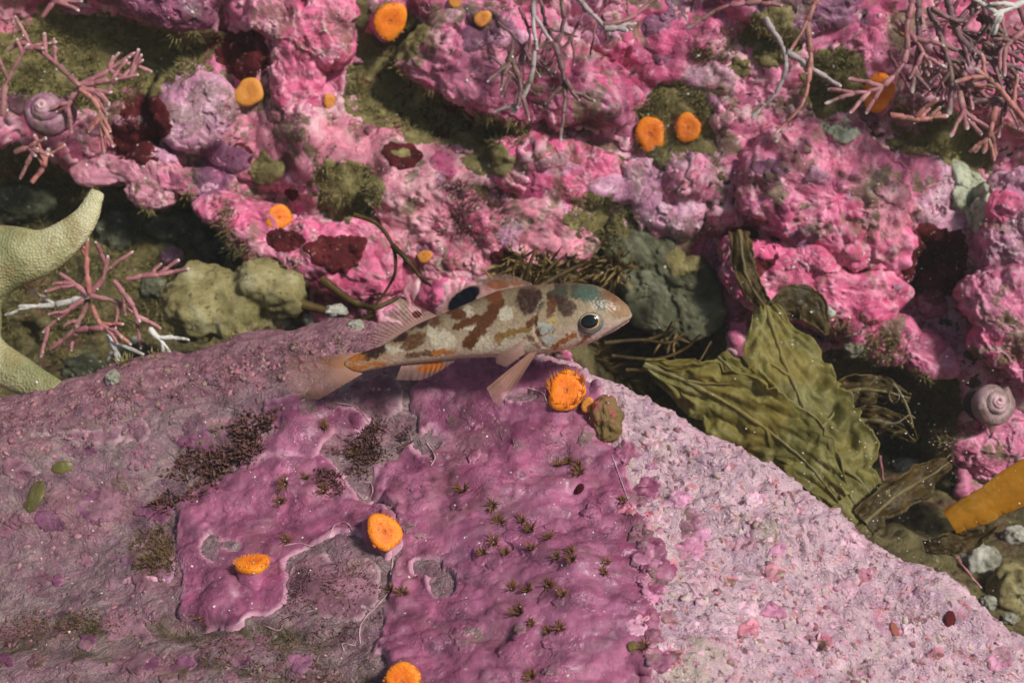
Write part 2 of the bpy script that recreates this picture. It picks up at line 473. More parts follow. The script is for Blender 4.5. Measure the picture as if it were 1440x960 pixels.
def wall_height(xs, ss):
    pt = np.stack([xs, ss, 0 * xs], -1)
    base = W0 + xs[:, None] * RT + ss[:, None] * WV
    px, py, _ = proj(base)
    h = 1.5 * fbm(pt * 0.16, 3, 3) + 0.75 * fbm(pt * 0.5, 4, 9, ridged=False)
    warp = fbm(pt * 0.4, 3, 21) * 1.2
    led = np.sin((ss + warp + 0.12 * xs) * 1.55)
    h += 0.30 * np.sign(led) * np.abs(led) ** 0.5
    w1, w2, wid = worley(pt * np.array([0.75, 1.0, 1]) + 0.25 * fbm(pt * 1.3, 2, 31)[:, None], 5)
    h += 0.22 * (0.55 - w1) * (0.3 + wid)
    h += 0.20 * fbm(pt * 1.6, 4, 41)
    # pocket behind the boulder on the left, crevice on the right, dark gap under the top ledge
    h -= 0.9 * sstep(-20, 70, poly_sdf(px, py, OLIVE[1]))
    h -= 3.2 * sstep(-20, 80, poly_sdf(px, py, OLIVE[9]))
    h -= 0.5 * sstep(-10, 30, poly_sdf(px, py, OLIVE[3]))
    h -= 0.5 * sstep(-10, 30, poly_sdf(px, py, OLIVE[4]))
    return h

ax = axis(-14.5, 15, 0.058, 40, 26)
az = axis(-7.5, 8.5, 0.058, 22, 22)
X, S = np.meshgrid(ax, az, indexing='ij')
xs, ss = X.ravel(), S.ravel()
wh = wall_height(xs, ss)
wp = W0 + xs[:, None] * RT + ss[:, None] * WV + wh[:, None] * WN
wg = wp.reshape(*X.shape, 3)
wn_ = grid_normals(wg)
if wn_[..., 1].mean() > 0: wn_ = -wn_
wnf = wn_.reshape(-1, 3)
wpx, wpy, wdep = proj(wp)
olv = np.full(len(wp), -1e9)
for pg in OLIVE: olv = np.maximum(olv, poly_sdf(wpx, wpy, pg))
wq = grid_quads(*X.shape)
fine = 0.035 * fbm(wp * 5, 3, 61)
wverts = wp + fine[:, None] * wnf
reef = tag(link("reef_wall", mesh_np("reef_wall", wverts, wq), TURF_ROCK), "rugged reef rock wall behind the fish", None, None, "structure")

def sheet(name, verts, normals, quads, m, mat, parent, th=0.14, lip=0.06, lw=0.07, wave=None, shape=None, kind=None, one=False):
    """a crust grown over a surface where m > 0: own thickness, thin lifted margin that dives under at its edge"""
    prof = th * sstep(-0.05, 0.12, m) + lip * np.exp(-((m - lw) / (lw * 0.6)) ** 2) - 0.05 * (m < 0.0)
    if wave is not None: prof = prof + wave * sstep(0.0, 0.25, m)
    prof = np.where(m > 0.04, np.maximum(prof, 0.05 * sstep(0.04, 0.12, m)), prof)
    v = verts + prof[:, None] * normals
    keep = (m[quads] > -0.06).any(1)
    q = quads[keep]
    if one: q = biggest_island(q, len(v))
    used = np.unique(q); remap = np.full(len(v), -1); remap[used] = np.arange(len(used))
    q = remap[q]
    edge = 0.85 * sstep(0.13, 0.02, m[used])
    o = link(name, mesh_np(name, v[used], q, attrs={"edge": edge}), mat, parent)
    if kind: o["kind"] = kind
    return o

dense = (np.abs(xs - 0.5) < 22) & (ss > -9) & (ss < 13)
n1 = fbm(wp * 0.55, 5, 71); n2 = fbm(wp * 1.8, 5, 77)
m_pink = 0.20 + 0.50 * n1 + 0.50 * n2 + 0.16 * fbm(wp * 6, 3, 79) - 0.75 * sstep(-18, 14, olv)
wave = 0.08 * fbm(wp * 1.2, 3, 83) + 0.025 * fbm(wp * 4, 3, 87)
sheet("coralline_crust", wverts, wnf, wq, m_pink, PINK, reef, 0.09, 0.04, wave=wave, shape=X.shape, kind="stuff")
n3 = fbm(wp * 0.4, 4, 101); n4 = fbm(wp * 1.5, 5, 107)
m_sal = -0.12 + 0.6 * n3 + 0.55 * n4 - 0.9 * sstep(-10, 20, olv) + 0.5 * sstep(-60, 30, poly_sdf(wpx, wpy, [(80, 215), (220, 220), (330, 170), (600, 170), (640, 240), (560, 270), (420, 280), (340, 260), (120, 260)]))
sheet("pale_crust", wverts, wnf, wq, m_sal, SALMON, reef, 0.15, 0.05, wave=wave * 1.1, kind="stuff")
m_hot = -0.14 + 0.7 * fbm(wp * 0.45, 4, 131) + 0.55 * fbm(wp * 1.7, 5, 137) - 0.9 * sstep(-10, 20, olv)
sheet("bright_crust", wverts, wnf, wq, m_hot, HOT, reef, 0.20, 0.05, wave=wave * 1.2, kind="stuff")

# crevice floor
fx = axis(-15, 15, 0.08, 45, 20); fy = axis(-8, 6.5, 0.08, 40, 16)
FX, FY = np.meshgrid(fx, fy, indexing='ij')
fpt = np.stack([FX.ravel(), FY.ravel(), 0 * FX.ravel()], -1)
fz = -3.6 - 2.2 * np.tanh(FX.ravel() / 8) - 8 * sstep(-1.5, -7, FY.ravel()) + 0.5 * fbm(fpt * 0.5, 4, 151) + 0.22 * fbm(fpt * 2, 4, 157)
w1, w2, wid = worley(fpt * 1.1, 9)
fz += 0.45 * (0.6 - w1) * (wid > 0.4)
fv = np.stack([FX.ravel(), FY.ravel(), fz], -1)
fq = grid_quads(*FX.shape)
floor_o = tag(link("seabed", mesh_np("seabed", fv, fq), TURF_ROCK), "dark stony seabed in the crevice behind the boulder", None, None, "structure")

# foreground boulder: thin-plate surface through points sighted on the rock
SIL = [(-260, 615, 26.6), (-100, 582, 27.0), (0, 562, 27.2), (150, 530, 27.5), (300, 497, 27.8), (420, 470, 27.8), (520, 459, 27.5), (620, 470, 27.1), (740, 492, 26.6), (870, 545, 25.9),
       (1000, 612, 25.3), (1100, 672, 24.9), (1200, 742, 24.4), (1320, 825, 23.9), (1440, 905, 23.4), (1560, 985, 22.9), (1700, 1080, 22.2)]
INN = [(-250, 780, 24.6), (0, 760, 24.6), (0, 960, 22.0), (250, 640, 25.7), (250, 760, 24.2), (250, 960, 21.5), (500, 600, 25.5), (500, 720, 23.9), (500, 960, 20.9), (720, 600, 25.0), (720, 740, 23.2),
       (720, 960, 20.4), (870, 620, 24.6), (895, 760, 22.7), (915, 960, 20.4), (1000, 700, 23.9), (1050, 800, 23.0), (1100, 960, 21.4), (1250, 860, 23.1), (1300, 960, 22.3), (1440, 960, 22.9), (1000, 1150, 19.4), (500, 1200, 18.8), (0, 1200, 19.5), (1500, 1200, 21)]
cp = np.array([P(*t) for t in SIL + INN])
back = []
for t in SIL:
    p = P(*t)
    back += [p + [0, 0.7, -0.9], p + [0, 1.4, -2.9], p + [0, 2.0, -6.0]]
cp = np.vstack([cp, np.array(back)])
def tps_fit(c, z, lam=0.02):
    d = np.linalg.norm(c[:, None] - c[None], axis=-1)
    K = np.where(d > 0, d ** 2 * np.log(d + 1e-9), 0) + lam * np.eye(len(c))
    A = np.hstack([np.ones((len(c), 1)), c])
    M = np.block([[K, A], [A.T, np.zeros((3, 3))]])
    return np.linalg.solve(M, np.concatenate([z, np.zeros(3)]))
def tps_eval(c, w, q):
    out = w[-3] + q @ w[-2:]
    for k in range(len(c)):
        d2 = (q[:, 0] - c[k, 0]) ** 2 + (q[:, 1] - c[k, 1]) ** 2
        out += w[k] * 0.5 * d2 * np.log(d2 + 1e-12)
    return out
tw = tps_fit(cp[:, :2], cp[:, 2])
bx = axis(-12, 12, 0.044, 9, 10); by = axis(-10.5, 2.4, 0.044, 6, 8)
BX, BY = np.meshgrid(bx, by, indexing='ij')
bq2 = np.stack([BX.ravel(), BY.ravel()], -1)
bz = np.maximum(tps_eval(cp[:, :2], tw, bq2), -12)
bp = np.stack([bq2[:, 0], bq2[:, 1], bz], -1)
bn = grid_normals(bp.reshape(*BX.shape, 3)).reshape(-1, 3)
bn[bn[:, 2] < 0] *= -1
bpx, bpy_, bdep = proj(bp)
CR_A = [(578, 548), (600, 520), (660, 508), (745, 497), (800, 520), (840, 548), (868, 590), (860, 622), (884, 640), (878, 672), (903, 690), (892, 716), (914, 735), (905, 775), (926, 800), (914, 838), (932, 872), (912, 915), (926, 960), (915, 1020), (530, 1020), (540, 950), (528, 905), (530, 860), (550, 825), (562, 775), (548, 715), (515, 700), (505, 680), (530, 650), (575, 630), (612, 642), (622, 615), (590, 600), (578, 575)]
CR_B = [(245, 745), (262, 700), (300, 680), (340, 660), (400, 640), (450, 640), (470, 655), (505, 688), (535, 702), (566, 722), (566, 768), (545, 790), (520, 778), (498, 752), (470, 748), (430, 762), (405, 790), (395, 850), (330, 885), (290, 880), (250, 875), (243, 860), (258, 830), (250, 790)]
CR_C = [(370, 565), (420, 555), (470, 565), (500, 570), (522, 590), (500, 610), (470, 605), (455, 620), (440, 650), (400, 648), (372, 650), (345, 655), (340, 640), (385, 610), (350, 600), (372, 585)]
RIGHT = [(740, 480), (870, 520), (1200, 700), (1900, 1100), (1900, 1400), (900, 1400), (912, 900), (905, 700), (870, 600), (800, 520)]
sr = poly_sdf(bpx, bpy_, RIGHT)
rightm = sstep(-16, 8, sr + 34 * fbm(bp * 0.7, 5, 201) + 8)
streak = bp * np.array([0.5, 1.3, 1.3])
bh = 0.34 * fbm(bp * 0.35, 3, 211) + 0.13 * fbm(bp * 1.0, 3, 213) + 0.20 * fbm(streak * 0.9, 4, 215) + 0.11 * fbm(streak * 2.6, 5, 219, 0.6)
# horizontal erosion bands low on the dull side
band = np.exp(-((bpy_ - (885 + 0.02 * (bpx - 200) + 16 * fbm(bp * 0.5, 3, 223))) / 16) ** 2) * sstep(520, 420, bpx)
band += np.exp(-((bpy_ - (935 + 0.1 * (bpx - 300) + 14 * fbm(bp * 0.7, 3, 225))) / 12) ** 2) * sstep(560, 500, bpx) * 0.8
bh -= 0.12 * band
w1, w2, wid = worley(bp * 3.4, 13)
nod = np.clip(0.42 - w1, 0, 1) * (wid > 0.45)
w1b, _, widb = worley(bp * 6.5, 17)
nod2 = np.clip(0.42 - w1b, 0, 1) * (widb > 0.5)
pit = np.clip(fbm(bp * 4.0, 3, 231) - 0.25, 0, 1)
bh += rightm * (0.26 * nod + 0.16 * nod2 - 0.5 * pit + 0.10 * fbm(streak * 3.5, 4, 233))
rough_top = sstep(90, 20, bpy_ - np.interp(bpx, [t[0] for t in SIL], [t[1] for t in SIL])) * (1 - rightm)
bh += rough_top * (0.14 * nod + 0.12 * nod2 - 0.2 * pit)
bh += 0.02 * fbm(bp * 9, 2, 241)
bv = bp + bh[:, None] * bn
bquads = grid_quads(*BX.shape)
olive_b = np.clip(band * 1.1 + 0.55 * sstep(0.18, 0.4, fbm(streak * 0.7, 5, 251) - 0.6 * rightm), 0, 1) * (0.45 + 0.55 * sstep(-0.2, 0.3, fbm(bp * 3, 4, 255)))
rose_b = np.clip(rough_top * 0.8 + 0.7 * sstep(0.1, 0.3, fbm(streak * 0.8, 4, 261)), 0, 1) * (1 - rightm)
bould = tag(link("boulder", mesh_np("boulder", bv, bquads, attrs={"right": rightm, "olive": olive_b * (1 - rightm), "rose": rose_b}), BOULDER),
            "huge pink boulder in front, under the swimming fish", "boulder")
bvn = grid_normals(bv.reshape(*BX.shape, 3)).reshape(-1, 3); bvn[bvn[:, 2] < 0] *= -1
bsm = 0.6 * bvn + 0.4 * bn; bsm /= np.linalg.norm(bsm, axis=1)[:, None]
def crust_field(poly, seed, amp=13, holes=()):
    o = np.array(poly); lo, hi = o.min(0) - 45, o.max(0) + 45
    k = np.nonzero((bpx > lo[0]) & (bpx < hi[0]) & (bpy_ > lo[1]) & (bpy_ < hi[1]))[0]
    q = bp[k]; x, y = bpx[k], bpy_[k]
    d = poly_sdf(x, y, poly) + amp * fbm(q * 1.0, 4, seed) + 0.4 * amp * fbm(q * 3.2, 3, seed + 7)
    for hx, hy, rx, ry in holes:
        e = 1 - np.sqrt(((x - hx) / rx) ** 2 + ((y - hy) / ry) ** 2) + 0.35 * fbm(q * 1.6, 3, seed + 11)
        d = np.minimum(d, -e * 30)
    out = np.full(len(bp), -1.0); out[k] = d / 60.0
    return out
cw = 0.30 * fbm(bp * 0.6, 3, 271) + 0.09 * fbm(bp * 1.7, 3, 277) + 0.012 * fbm(bp * 8, 3, 279)
plate_th = 0.035 + 0.09 * sstep(-0.25, 0.35, fbm(bp * 0.8, 3, 283)); plate_lip = 0.012 + 0.05 * sstep(-0.1, 0.4, fbm(bp * 1.1, 3, 287))
sheet("crust_plate", bv, bsm, bquads, crust_field(CR_A, 281, 24, [(598, 792, 24, 12), (622, 818, 20, 20), (733, 563, 26, 9)]), MAGENTA, bould, plate_th, plate_lip, 0.10, cw, BX.shape, one=True)
sheet("crust_plate", bv, bsm, bquads, crust_field(CR_B, 291, 20, [(300, 775, 13, 17), (322, 770, 16, 7)]), MAGENTA, bould, plate_th, plate_lip, 0.10, cw, BX.shape, one=True)
sheet("crust_plate", bv, bsm, bquads, crust_field(CR_C, 301, 12), MAGENTA, bould, plate_th, plate_lip, 0.1, cw, BX.shape, one=True)
for k, (cx, cy, rx, ry) in enumerate([(215, 785, 42, 26), (465, 825, 62, 46), (130, 612, 80, 14), (40, 600, 50, 12), (530, 560, 40, 34), (205, 818, 34, 4)]):
    pg = [(cx + rx * math.cos(a), cy + ry * math.sin(a)) for a in np.linspace(0, 2 * np.pi, 14, endpoint=False)]
    sheet("crust_plate", bv, bsm, bquads, crust_field(pg, 311 + k, 30 if k != 5 else 6), [PURPLE, DUSKY, DUSKY, DUSKY, DUSKY, PINK][k], bould, 0.4 * plate_th, 0.7 * plate_lip, 0.06, cw * 0.3, one=True)

# ---------------------------------------------------------------- rocks lodged in the wall
def rock(outline, depth, amp, mat, label, cat="rock", nodes=0.0, rough=1.0, name="boulder", backf=1.6, power=3.0, tilt=(0, 0), seed=0, group=None, nth=288, nr=100):
    """a closed rock: outline sighted on the wall plane, real depth in front and behind"""
    o = np.array(outline, float)
    c2 = o.mean(0)
    ang = np.arctan2(o[:, 1] - c2[1], o[:, 0] - c2[0]); rad = np.hypot(*(o - c2).T)
    k = np.argsort(ang); ang, rad = ang[k], rad[k]
    th = np.linspace(-np.pi, np.pi, nth, endpoint=False)
    R = np.interp(th, np.concatenate([ang - 2 * np.pi, ang, ang + 2 * np.pi]), np.tile(rad, 3))
    ker = np.array([1, 2, 3, 2, 1.0]); ker /= ker.sum()
    R = np.convolve(np.concatenate([R[-6:], R, R[:6]]), ker, 'same')[6:-6]
    cir = np.stack([np.cos(th) * 1.6, np.sin(th) * 1.6, 0 * th + seed * 2.7], -1)
    R = R * (1 + 0.10 * fbm(cir, 4, 440 + seed, 0.6))
    amp = amp * (0.56 if seed == 1 else 0.50); depth = depth + 0.26
    u = depth / FPX
    c = P(c2[0], c2[1], depth)
    phi = np.linspace(0.0, 1.0, nr) ** 1.25 * (np.pi - 0.03) + 0.0004           # front pole to back pole
    rr = np.sin(phi) ** (2 / power); zz = np.cos(phi); zz = np.sign(zz) * np.abs(zz) ** (2 / power)
    ex = RT; ey = -WV; ez = WN
    R2 = R.mean() + (R - R.mean())[:, None] * sstep(0.0, 0.8, rr)[None, :]
    lat = R2 * rr[None, :] * u
    dx = np.cos(th)[:, None] * lat; dy = np.sin(th)[:, None] * lat
    f = np.where(zz > 0, amp, amp * backf)[None, :] * zz[None, :] * np.ones((nth, 1))
    f = f + tilt[0] * dx + tilt[1] * dy
    p = c + dx[..., None] * ex + dy[..., None] * ey + f[..., None] * ez
    n = grid_normals(np.concatenate([p[-1:], p, p[:1]], 0))[1:-1]
    out = p - c
    if (n * out).sum() < 0: n = -n
    q = p.reshape(-1, 3); nf = n.reshape(-1, 3)
    sz = min(1.0, R.mean() * u / 1.6)
    d = rough * (0.36 * sz * fbm(q * 0.6, 3, 400 + seed) + 0.07 * sz * fbm(q * 1.8, 3, 410 + seed) + 0.018 * fbm(q * 5.5, 4, 420 + seed) - 0.22 * sz * np.clip(fbm(q * 0.9, 3, 430 + seed, ridged=True) - 0.45, 0, 1))
    if nodes > 0.05:
        nodes = nodes * (0.9 if seed == 1 else 0.2)
        w1, w2, wid = worley(q * 2.3, 31 + seed)
        d = d + nodes * np.clip(0.62 - w1, 0, 1) * (0.25 + wid)
        w1, w2, wid = worley(q * 4.6, 37 + seed)
        d = d + 0.6 * nodes * np.clip(0.55 - w1, 0, 1) * (wid > 0.35)
    m1 = fbm(q * 0.8 + 3, 5, 450 + seed); m2 = fbm(q * 1.9, 4, 455 + seed)
    d = d + sz * (0.09 * sstep(0.0, 0.05, m1) + 0.035 * sstep(0.02, 0.06, m2) - 0.10 * sstep(0.28, 0.4, -m2))
    q = q + d[:, None] * nf
    quads = grid_quads(nth, nr, True)
    e = 0.45 * np.exp(-((m1 - 0.04) / 0.025) ** 2) + 0.35 * np.exp(-((m2 - 0.05) / 0.03) ** 2)
    me = mesh_np(name, q - c, quads, attrs={"edge": e})
    ob = link(name, me, mat, None, Vector(c.tolist()))
    tag(ob, label, cat, group)
    return ob

rock([(1030, 240), (1060, 210), (1110, 190), (1160, 178), (1210, 190), (1240, 225), (1265, 260), (1285, 310), (1285, 360), (1275, 392), (1220, 388), (1150, 360), (1095, 335), (1050, 310), (1032, 280)], 31.0, 1.7, HOT, "large knobbly bright pink boulder above the green kelp", "boulder", 0.32, 1.0, seed=1)
rock([(1240, 235), (1270, 213), (1310, 218), (1345, 250), (1368, 290), (1372, 330), (1340, 340), (1300, 336), (1268, 325), (1250, 285)], 31.2, 1.2, LILAC, "smooth pale lilac rock beside the knobbly pink boulder", "rock", 0.05, 0.8, seed=2)
rock([(1020, 330), (1060, 335), (1110, 350), (1180, 380), (1260, 392), (1282, 412), (1270, 440), (1220, 457), (1150, 455), (1100, 440), (1060, 430), (1020, 400), (1008, 360)], 30.9, 1.1, HOT, "hot pink rock ledge just above the kelp tip", "rock", 0.16, 1.1, seed=3)
rock([(212, 140), (235, 105), (262, 90), (295, 100), (325, 125), (333, 155), (315, 190), (275, 212), (245, 205), (225, 175)], 31.2, 1.0, LILAC, "round mauve pink rock beside the purple snail", "rock", 0.06, 0.9, seed=4)
rock([(100, -30), (165, 8), (215, 33), (270, 46), (292, 38), (292, 10), (305, -50), (200, -90)], 30.6, 1.6, MAGENTA, "smooth magenta rock ledge cut by the top edge, over olive turf", "rock", 0.0, 0.7, seed=5)
rock([(553, 90), (575, 50), (620, 20), (700, 5), (790, 40), (860, 100), (908, 150), (890, 176), (830, 172), (760, 170), (700, 162), (640, 145), (590, 118)], 31.0, 1.5, PINK, "broad pink slab overhanging a dark gap", "rock", 0.05, 1.1, seed=6)
rock([(352, 0), (400, -40), (480, -40), (503, 40), (492, 80), (455, 100), (442, 140), (402, 154), (380, 112), (385, 60), (350, 30)], 31.0, 1.3, HOT, "upright bright pink rock left of the orange cup coral", "rock", 0.16, 1.0, seed=7)
rock([(865, 230), (905, 218), (960, 225), (1020, 245), (1032, 262), (992, 280), (966, 332), (930, 327), (890, 292), (873, 260)], 31.3, 0.9, LILAC, "lilac wedge of rock below the pair of cup corals", "rock", 0.03, 1.1, seed=8)
rock([(690, 202), (770, 192), (830, 212), (880, 255), (880, 280), (830, 284), (760, 275), (700, 262)], 31.4, 0.9, HOT, "bright pink rock ledge directly above the fish's back", "rock", 0.12, 1.2, seed=9)
rock([(990, 130), (1010, 90), (1060, 60), (1110, 65), (1140, 110), (1147, 160), (1110, 187), (1060, 192), (1020, 168)], 31.5, 1.1, PINK, "domed pink rock behind the dangling twigs", "rock", 0.08, 1.0, seed=10)
rock([(1322, 615), (1370, 600), (1450, 590), (1520, 620), (1500, 680), (1420, 674), (1360, 660), (1332, 642)], 28.6, 1.0, PINK, "pink cobble under the snail, above the yellow stipe", "cobble", 0.0, 0.7, seed=11)
rock([(1380, 270), (1420, 248), (1500, 255), (1530, 330), (1500, 405), (1440, 420), (1392, 385), (1375, 310)], 30.2, 1.2, LILAC, "pale pink rock at the right edge beside the maroon patch", "rock", 0.08, 1.0, seed=12)
rock([(1345, 410), (1400, 385), (1480, 400), (1540, 460), (1500, 545), (1440, 535), (1395, 510), (1368, 460)], 30.0, 1.0, PINK, "rough pink rock at the right edge just above the snail", "rock", 0.16, 1.2, seed=13)
rock([(520, 260), (560, 240), (640, 262), (690, 290), (780, 290), (850, 340), (830, 385), (740, 405), (650, 400), (590, 395), (556, 345), (528, 300)], 31.2, 1.0, SALMON, "pale pink rock right behind the fish's back", "rock", 0.10, 1.2, seed=14)
GREY = NT("grey_green_film")
_c = GREY.ramp(GREY.noise(1.4, 8, 0.65, 0.5), [(0.3, (0.05, 0.045, 0.022)), (0.5, (0.12, 0.118, 0.065)), (0.65, (0.20, 0.20, 0.125)), (0.8, (0.10, 0.08, 0.04))])
GREY = GREY.done(_c, 0.8, GREY.bump(GREY.noise(5, 9, 0.7), 0.6, 0.25), 0.15)
rock([(862, 300), (905, 320), (960, 365), (1015, 415), (1020, 455), (960, 475), (910, 462), (880, 410)], 31.7, 0.6, GREY, "silty grey green rock in front of the fish's snout", "rock", 0.0, 0.7, seed=15)
rock([(268, 290), (330, 268), (400, 312), (450, 322), (520, 312), (560, 350), (572, 410), (520, 418), (440, 402), (400, 372), (340, 362), (305, 322)], 31.0, 0.9, HOT, "bright pink rock with maroon patches above the tail fin", "rock", 0.10, 1.1, seed=16)
rock([(1000, -40), (1040, 30), (1090, 52), (1150, 45), (1205, 20), (1215, -30), (1100, -70)], 30.6, 1.1, PURPLE, "dark purple rock at the top edge behind twigs", "rock", 0.0, 0.7, seed=17)
rock([(1170, 430), (1230, 445), (1290, 470), (1330, 480), (1345, 520), (1310, 530), (1270, 505), (1215, 490), (1175, 470)], 31.0, 0.8, PINK, "low pink rock in the shade right of the kelp", "rock", 0.15, 1.2, seed=18)
rock([(900, 0), (950, -30), (1010, -20), (1000, 40), (985, 85), (930, 95), (895, 60)], 31.3, 1.0, PURPLE, "shaded plum coloured rock at the top edge", "rock", 0.05, 1.0, seed=19)
rock([(590, -30), (650, -40), (720, -20), (690, 25), (640, 40), (600, 30)], 30.9, 0.9, PINK, "pink rock at the top edge carrying small orange cup coral", "rock", 0.06, 1.0, seed=20)
rock([(1255, 70), (1300, 20), (1380, -20), (1500, -20), (1520, 120), (1440, 190), (1370, 165), (1300, 130)], 31.0, 1.0, HOT, "pink rock in the top right corner behind branching seaweed", "rock", 0.25, 1.2, seed=21)
rock([(100, 235), (180, 222), (260, 235), (330, 250), (330, 275), (250, 272), (170, 262), (105, 258)], 31.2, 0.6, SALMON, "long flat pink rock rib below the round mauve rock", "rock", 0.12, 1.2, seed=22)

# ---------------------------------------------------------------- draped crusts
settle()
def drape(name, outline, mat, label, cat, th=0.07, nth=110, nr=22, seed=0, parent=None, group=None, wob=0.16, kind=None):
    o = np.array(outline, float); c2 = o.mean(0)
    ang = np.arctan2(o[:, 1] - c2[1], o[:, 0] - c2[0]); rad = np.hypot(*(o - c2).T)
    k = np.argsort(ang); ang, rad = ang[k], rad[k]
    t = np.linspace(-np.pi, np.pi, nth, endpoint=False)
    R = np.interp(t, np.concatenate([ang - 2 * np.pi, ang, ang + 2 * np.pi]), np.tile(rad, 3))
    cir = np.stack([np.cos(t) * 2.2, np.sin(t) * 2.2, 0 * t + seed * 3.1], -1)
    R = R * (1 + wob * fbm(cir, 4, 500 + seed, 0.65))
    rr = np.linspace(0.02, 1.0, nr)
    pts = np.zeros((nth, nr, 3)); nn = np.zeros((nth, nr, 3))
    for i in range(nth):
        for j in range(nr):
            p, n, d = hit(c2[0] + math.cos(t[i]) * R[i] * rr[j], c2[1] + math.sin(t[i]) * R[i] * rr[j])
            pts[i, j] = p; nn[i, j] = n
    # do not follow deep gaps: clamp depth to the neighbourhood
    dep = (pts - CAM) @ FW; med = np.median(dep); cl = np.clip(dep, med - 0.9, med + 0.9)
    pts = CAM + (pts - CAM) * (cl / dep)[..., None]
    for _ in range(2):
        nn = (nn + np.roll(nn, 1, 0) + np.roll(nn, -1, 0)); nn /= np.linalg.norm(nn, axis=-1, keepdims=True)
    prof = th * np.sqrt(np.clip(1 - rr ** 10, 0, 1)) - 0.03 * (rr > 0.995)
    prof = prof[None, :] * (1 + 0.5 * fbm(pts.reshape(-1, 3) * 2, 3, 520 + seed).reshape(nth, nr)) + 0.01
    v = pts + prof[..., None] * nn
    c = pts[:, 0].mean(0)
    e = np.broadcast_to(0.5 * sstep(0.9, 1.0, rr), (nth, nr)).ravel()
    me = mesh_np(name, v.reshape(-1, 3) - (c if parent is None else np.array(parent.location)), grid_quads(nth, nr, True), attrs={"edge": e})
    ob = link(name, me, mat, parent, Vector(c.tolist()) if parent is None else None)
    return tag(ob, label, cat, group, kind) if parent is None else ob

RED = [([(288, 52), (330, 46), (374, 52), (380, 88), (350, 116), (318, 98), (300, 72)], "wine red crust below the magenta ledge, beside bright pink rock"),
       ([(158, 180), (175, 150), (200, 95), (222, 140), (240, 190), (228, 218), (170, 222)], "large wine red crust between purple snail and round mauve rock"),
       ([(428, 345), (470, 335), (512, 340), (500, 378), (455, 376)], "wine red crust on the pink rock above the tail fin"),
       ([(374, 330), (405, 326), (432, 338), (410, 352), (385, 350)], "small wine red crust under the orange cup coral on the left"),
       ([(538, 206), (565, 203), (596, 222), (575, 236), (548, 230)], "small leaf shaped wine red crust above the fish's tail"),
       ([(1284, 318), (1315, 318), (1352, 325), (1358, 365), (1335, 415), (1300, 425), (1278, 395)], "large wine red crust between the knobbly boulder and right edge"),
       ([(1028, 322), (1070, 335), (1100, 340), (1085, 372), (1050, 392), (1035, 362)], "wine red crust below the knobbly boulder beside a kelp strip"),
       ([(500, 120), (530, 95), (580, 120), (640, 150), (600, 172), (530, 165)], "dark red patch painted as shade in the gap under the broad slab"),  # no crust: dark colour painted in for the shade of the gap
       ([(325, 205), (348, 203), (350, 232), (335, 240)], "tiny wine red crust on the pale pink plate")]
for k, (pg, lb) in enumerate(RED):
    drape("red_crust_and_shade", pg, MAROON, lb, "red algae", 0.02, wob=0.34, seed=k, group="wine red crusts on the wall")
OLIVE_FILM = NT("olive_film")
_c = OLIVE_FILM.ramp(OLIVE_FILM.noise(3, 8, 0.7, 0.4), [(0.3, (0.075, 0.06, 0.02)), (0.5, (0.19, 0.155, 0.058)), (0.68, (0.34, 0.29, 0.13))])
OLIVE_FILM = OLIVE_FILM.done(_c, 0.8, OLIVE_FILM.bump(OLIVE_FILM.noise(9, 7, 0.72), 0.7, 0.14), 0.15)
def patches(count, poly, parent, mats, lo, hi, seed, th=0.035):
    r = np.random.default_rng(seed); k = 0
    for x, y in sample_px(poly, count, r):
        hs = [hit(x + dx, y + dy)[2] for dx, dy in ((0, 0), (20, 0), (-20, 0), (0, 14), (0, -14))]
        if max(hs) - min(hs) > 0.9: continue
        R = lo + (hi - lo) * r.uniform() ** 1.6
        n = 9; a = np.linspace(0, 2 * np.pi, n, endpoint=False) + r.uniform(0, 1)
        rr = R * r.uniform(0.45, 1.25, n); sq_ = r.uniform(0.5, 0.9)
        pg = [(x + q * math.cos(t), y + sq_ * q * math.sin(t)) for q, t in zip(rr, a)]
        drape("crust_patch", pg, mats[r.integers(len(mats))], None, None, th * r.uniform(0.4, 1.3), nth=72, nr=9, seed=int(seed * 7 + k), parent=parent, wob=0.42); k += 1
WALLPOLY = [(0, 0), (1440, 0), (1440, 420), (1290, 420), (1010, 420), (860, 330), (720, 380), (560, 390), (350, 300), (60, 240)]
for k, pg in enumerate([OLIVE[0], OLIVE[2], OLIVE[3], OLIVE[5], OLIVE[6], OLIVE[7], OLIVE[10], [(560, 20), (600, 30), (590, 70), (560, 90), (545, 60)], [(800, 280), (850, 275), (880, 300), (890, 330), (850, 320)]]):
    drape("silt_film", pg, OLIVE_FILM, None, None, 0.03, nth=120, nr=14, seed=60 + k, parent=reef, wob=0.5)
for k, pg in enumerate([[(190, 285), (330, 290), (360, 350), (250, 370), (180, 340)]]):
    drape("silt_film", pg, OLIVE_FILM, None, None, 0.03, nth=90, nr=14, seed=90 + k, parent=floor_o, wob=0.5)
patches(100, WALLPOLY, reef, [PINK, HOT, LILAC, SALMON, SALMON, MAROON, MAROON, OLIVE_FILM, PURPLE, PINK, HOT, LILAC], 10, 56, 3, 0.026)
patches(60, [(0, 600), (300, 520), (480, 480), (540, 560), (400, 600), (250, 690), (230, 880), (420, 900), (520, 960), (0, 960)], bould, [DUSKY, DUSKY, PURPLE, DUSKY], 10, 38, 5, 0.02)
patches(22, [(560, 560), (740, 520), (860, 600), (890, 760), (900, 950), (560, 950), (570, 700)], bould, [MAGENTA, MAGENTA, MAGENTA, DUSKY], 8, 34, 7, 0.025)
patches(34, [(850, 560), (885, 600), (915, 690), (945, 800), (945, 960), (895, 960), (890, 760), (860, 640)], bould, [MAGENTA, MAGENTA, DUSKY, LILAC, SALMON], 7, 24, 9, 0.03)
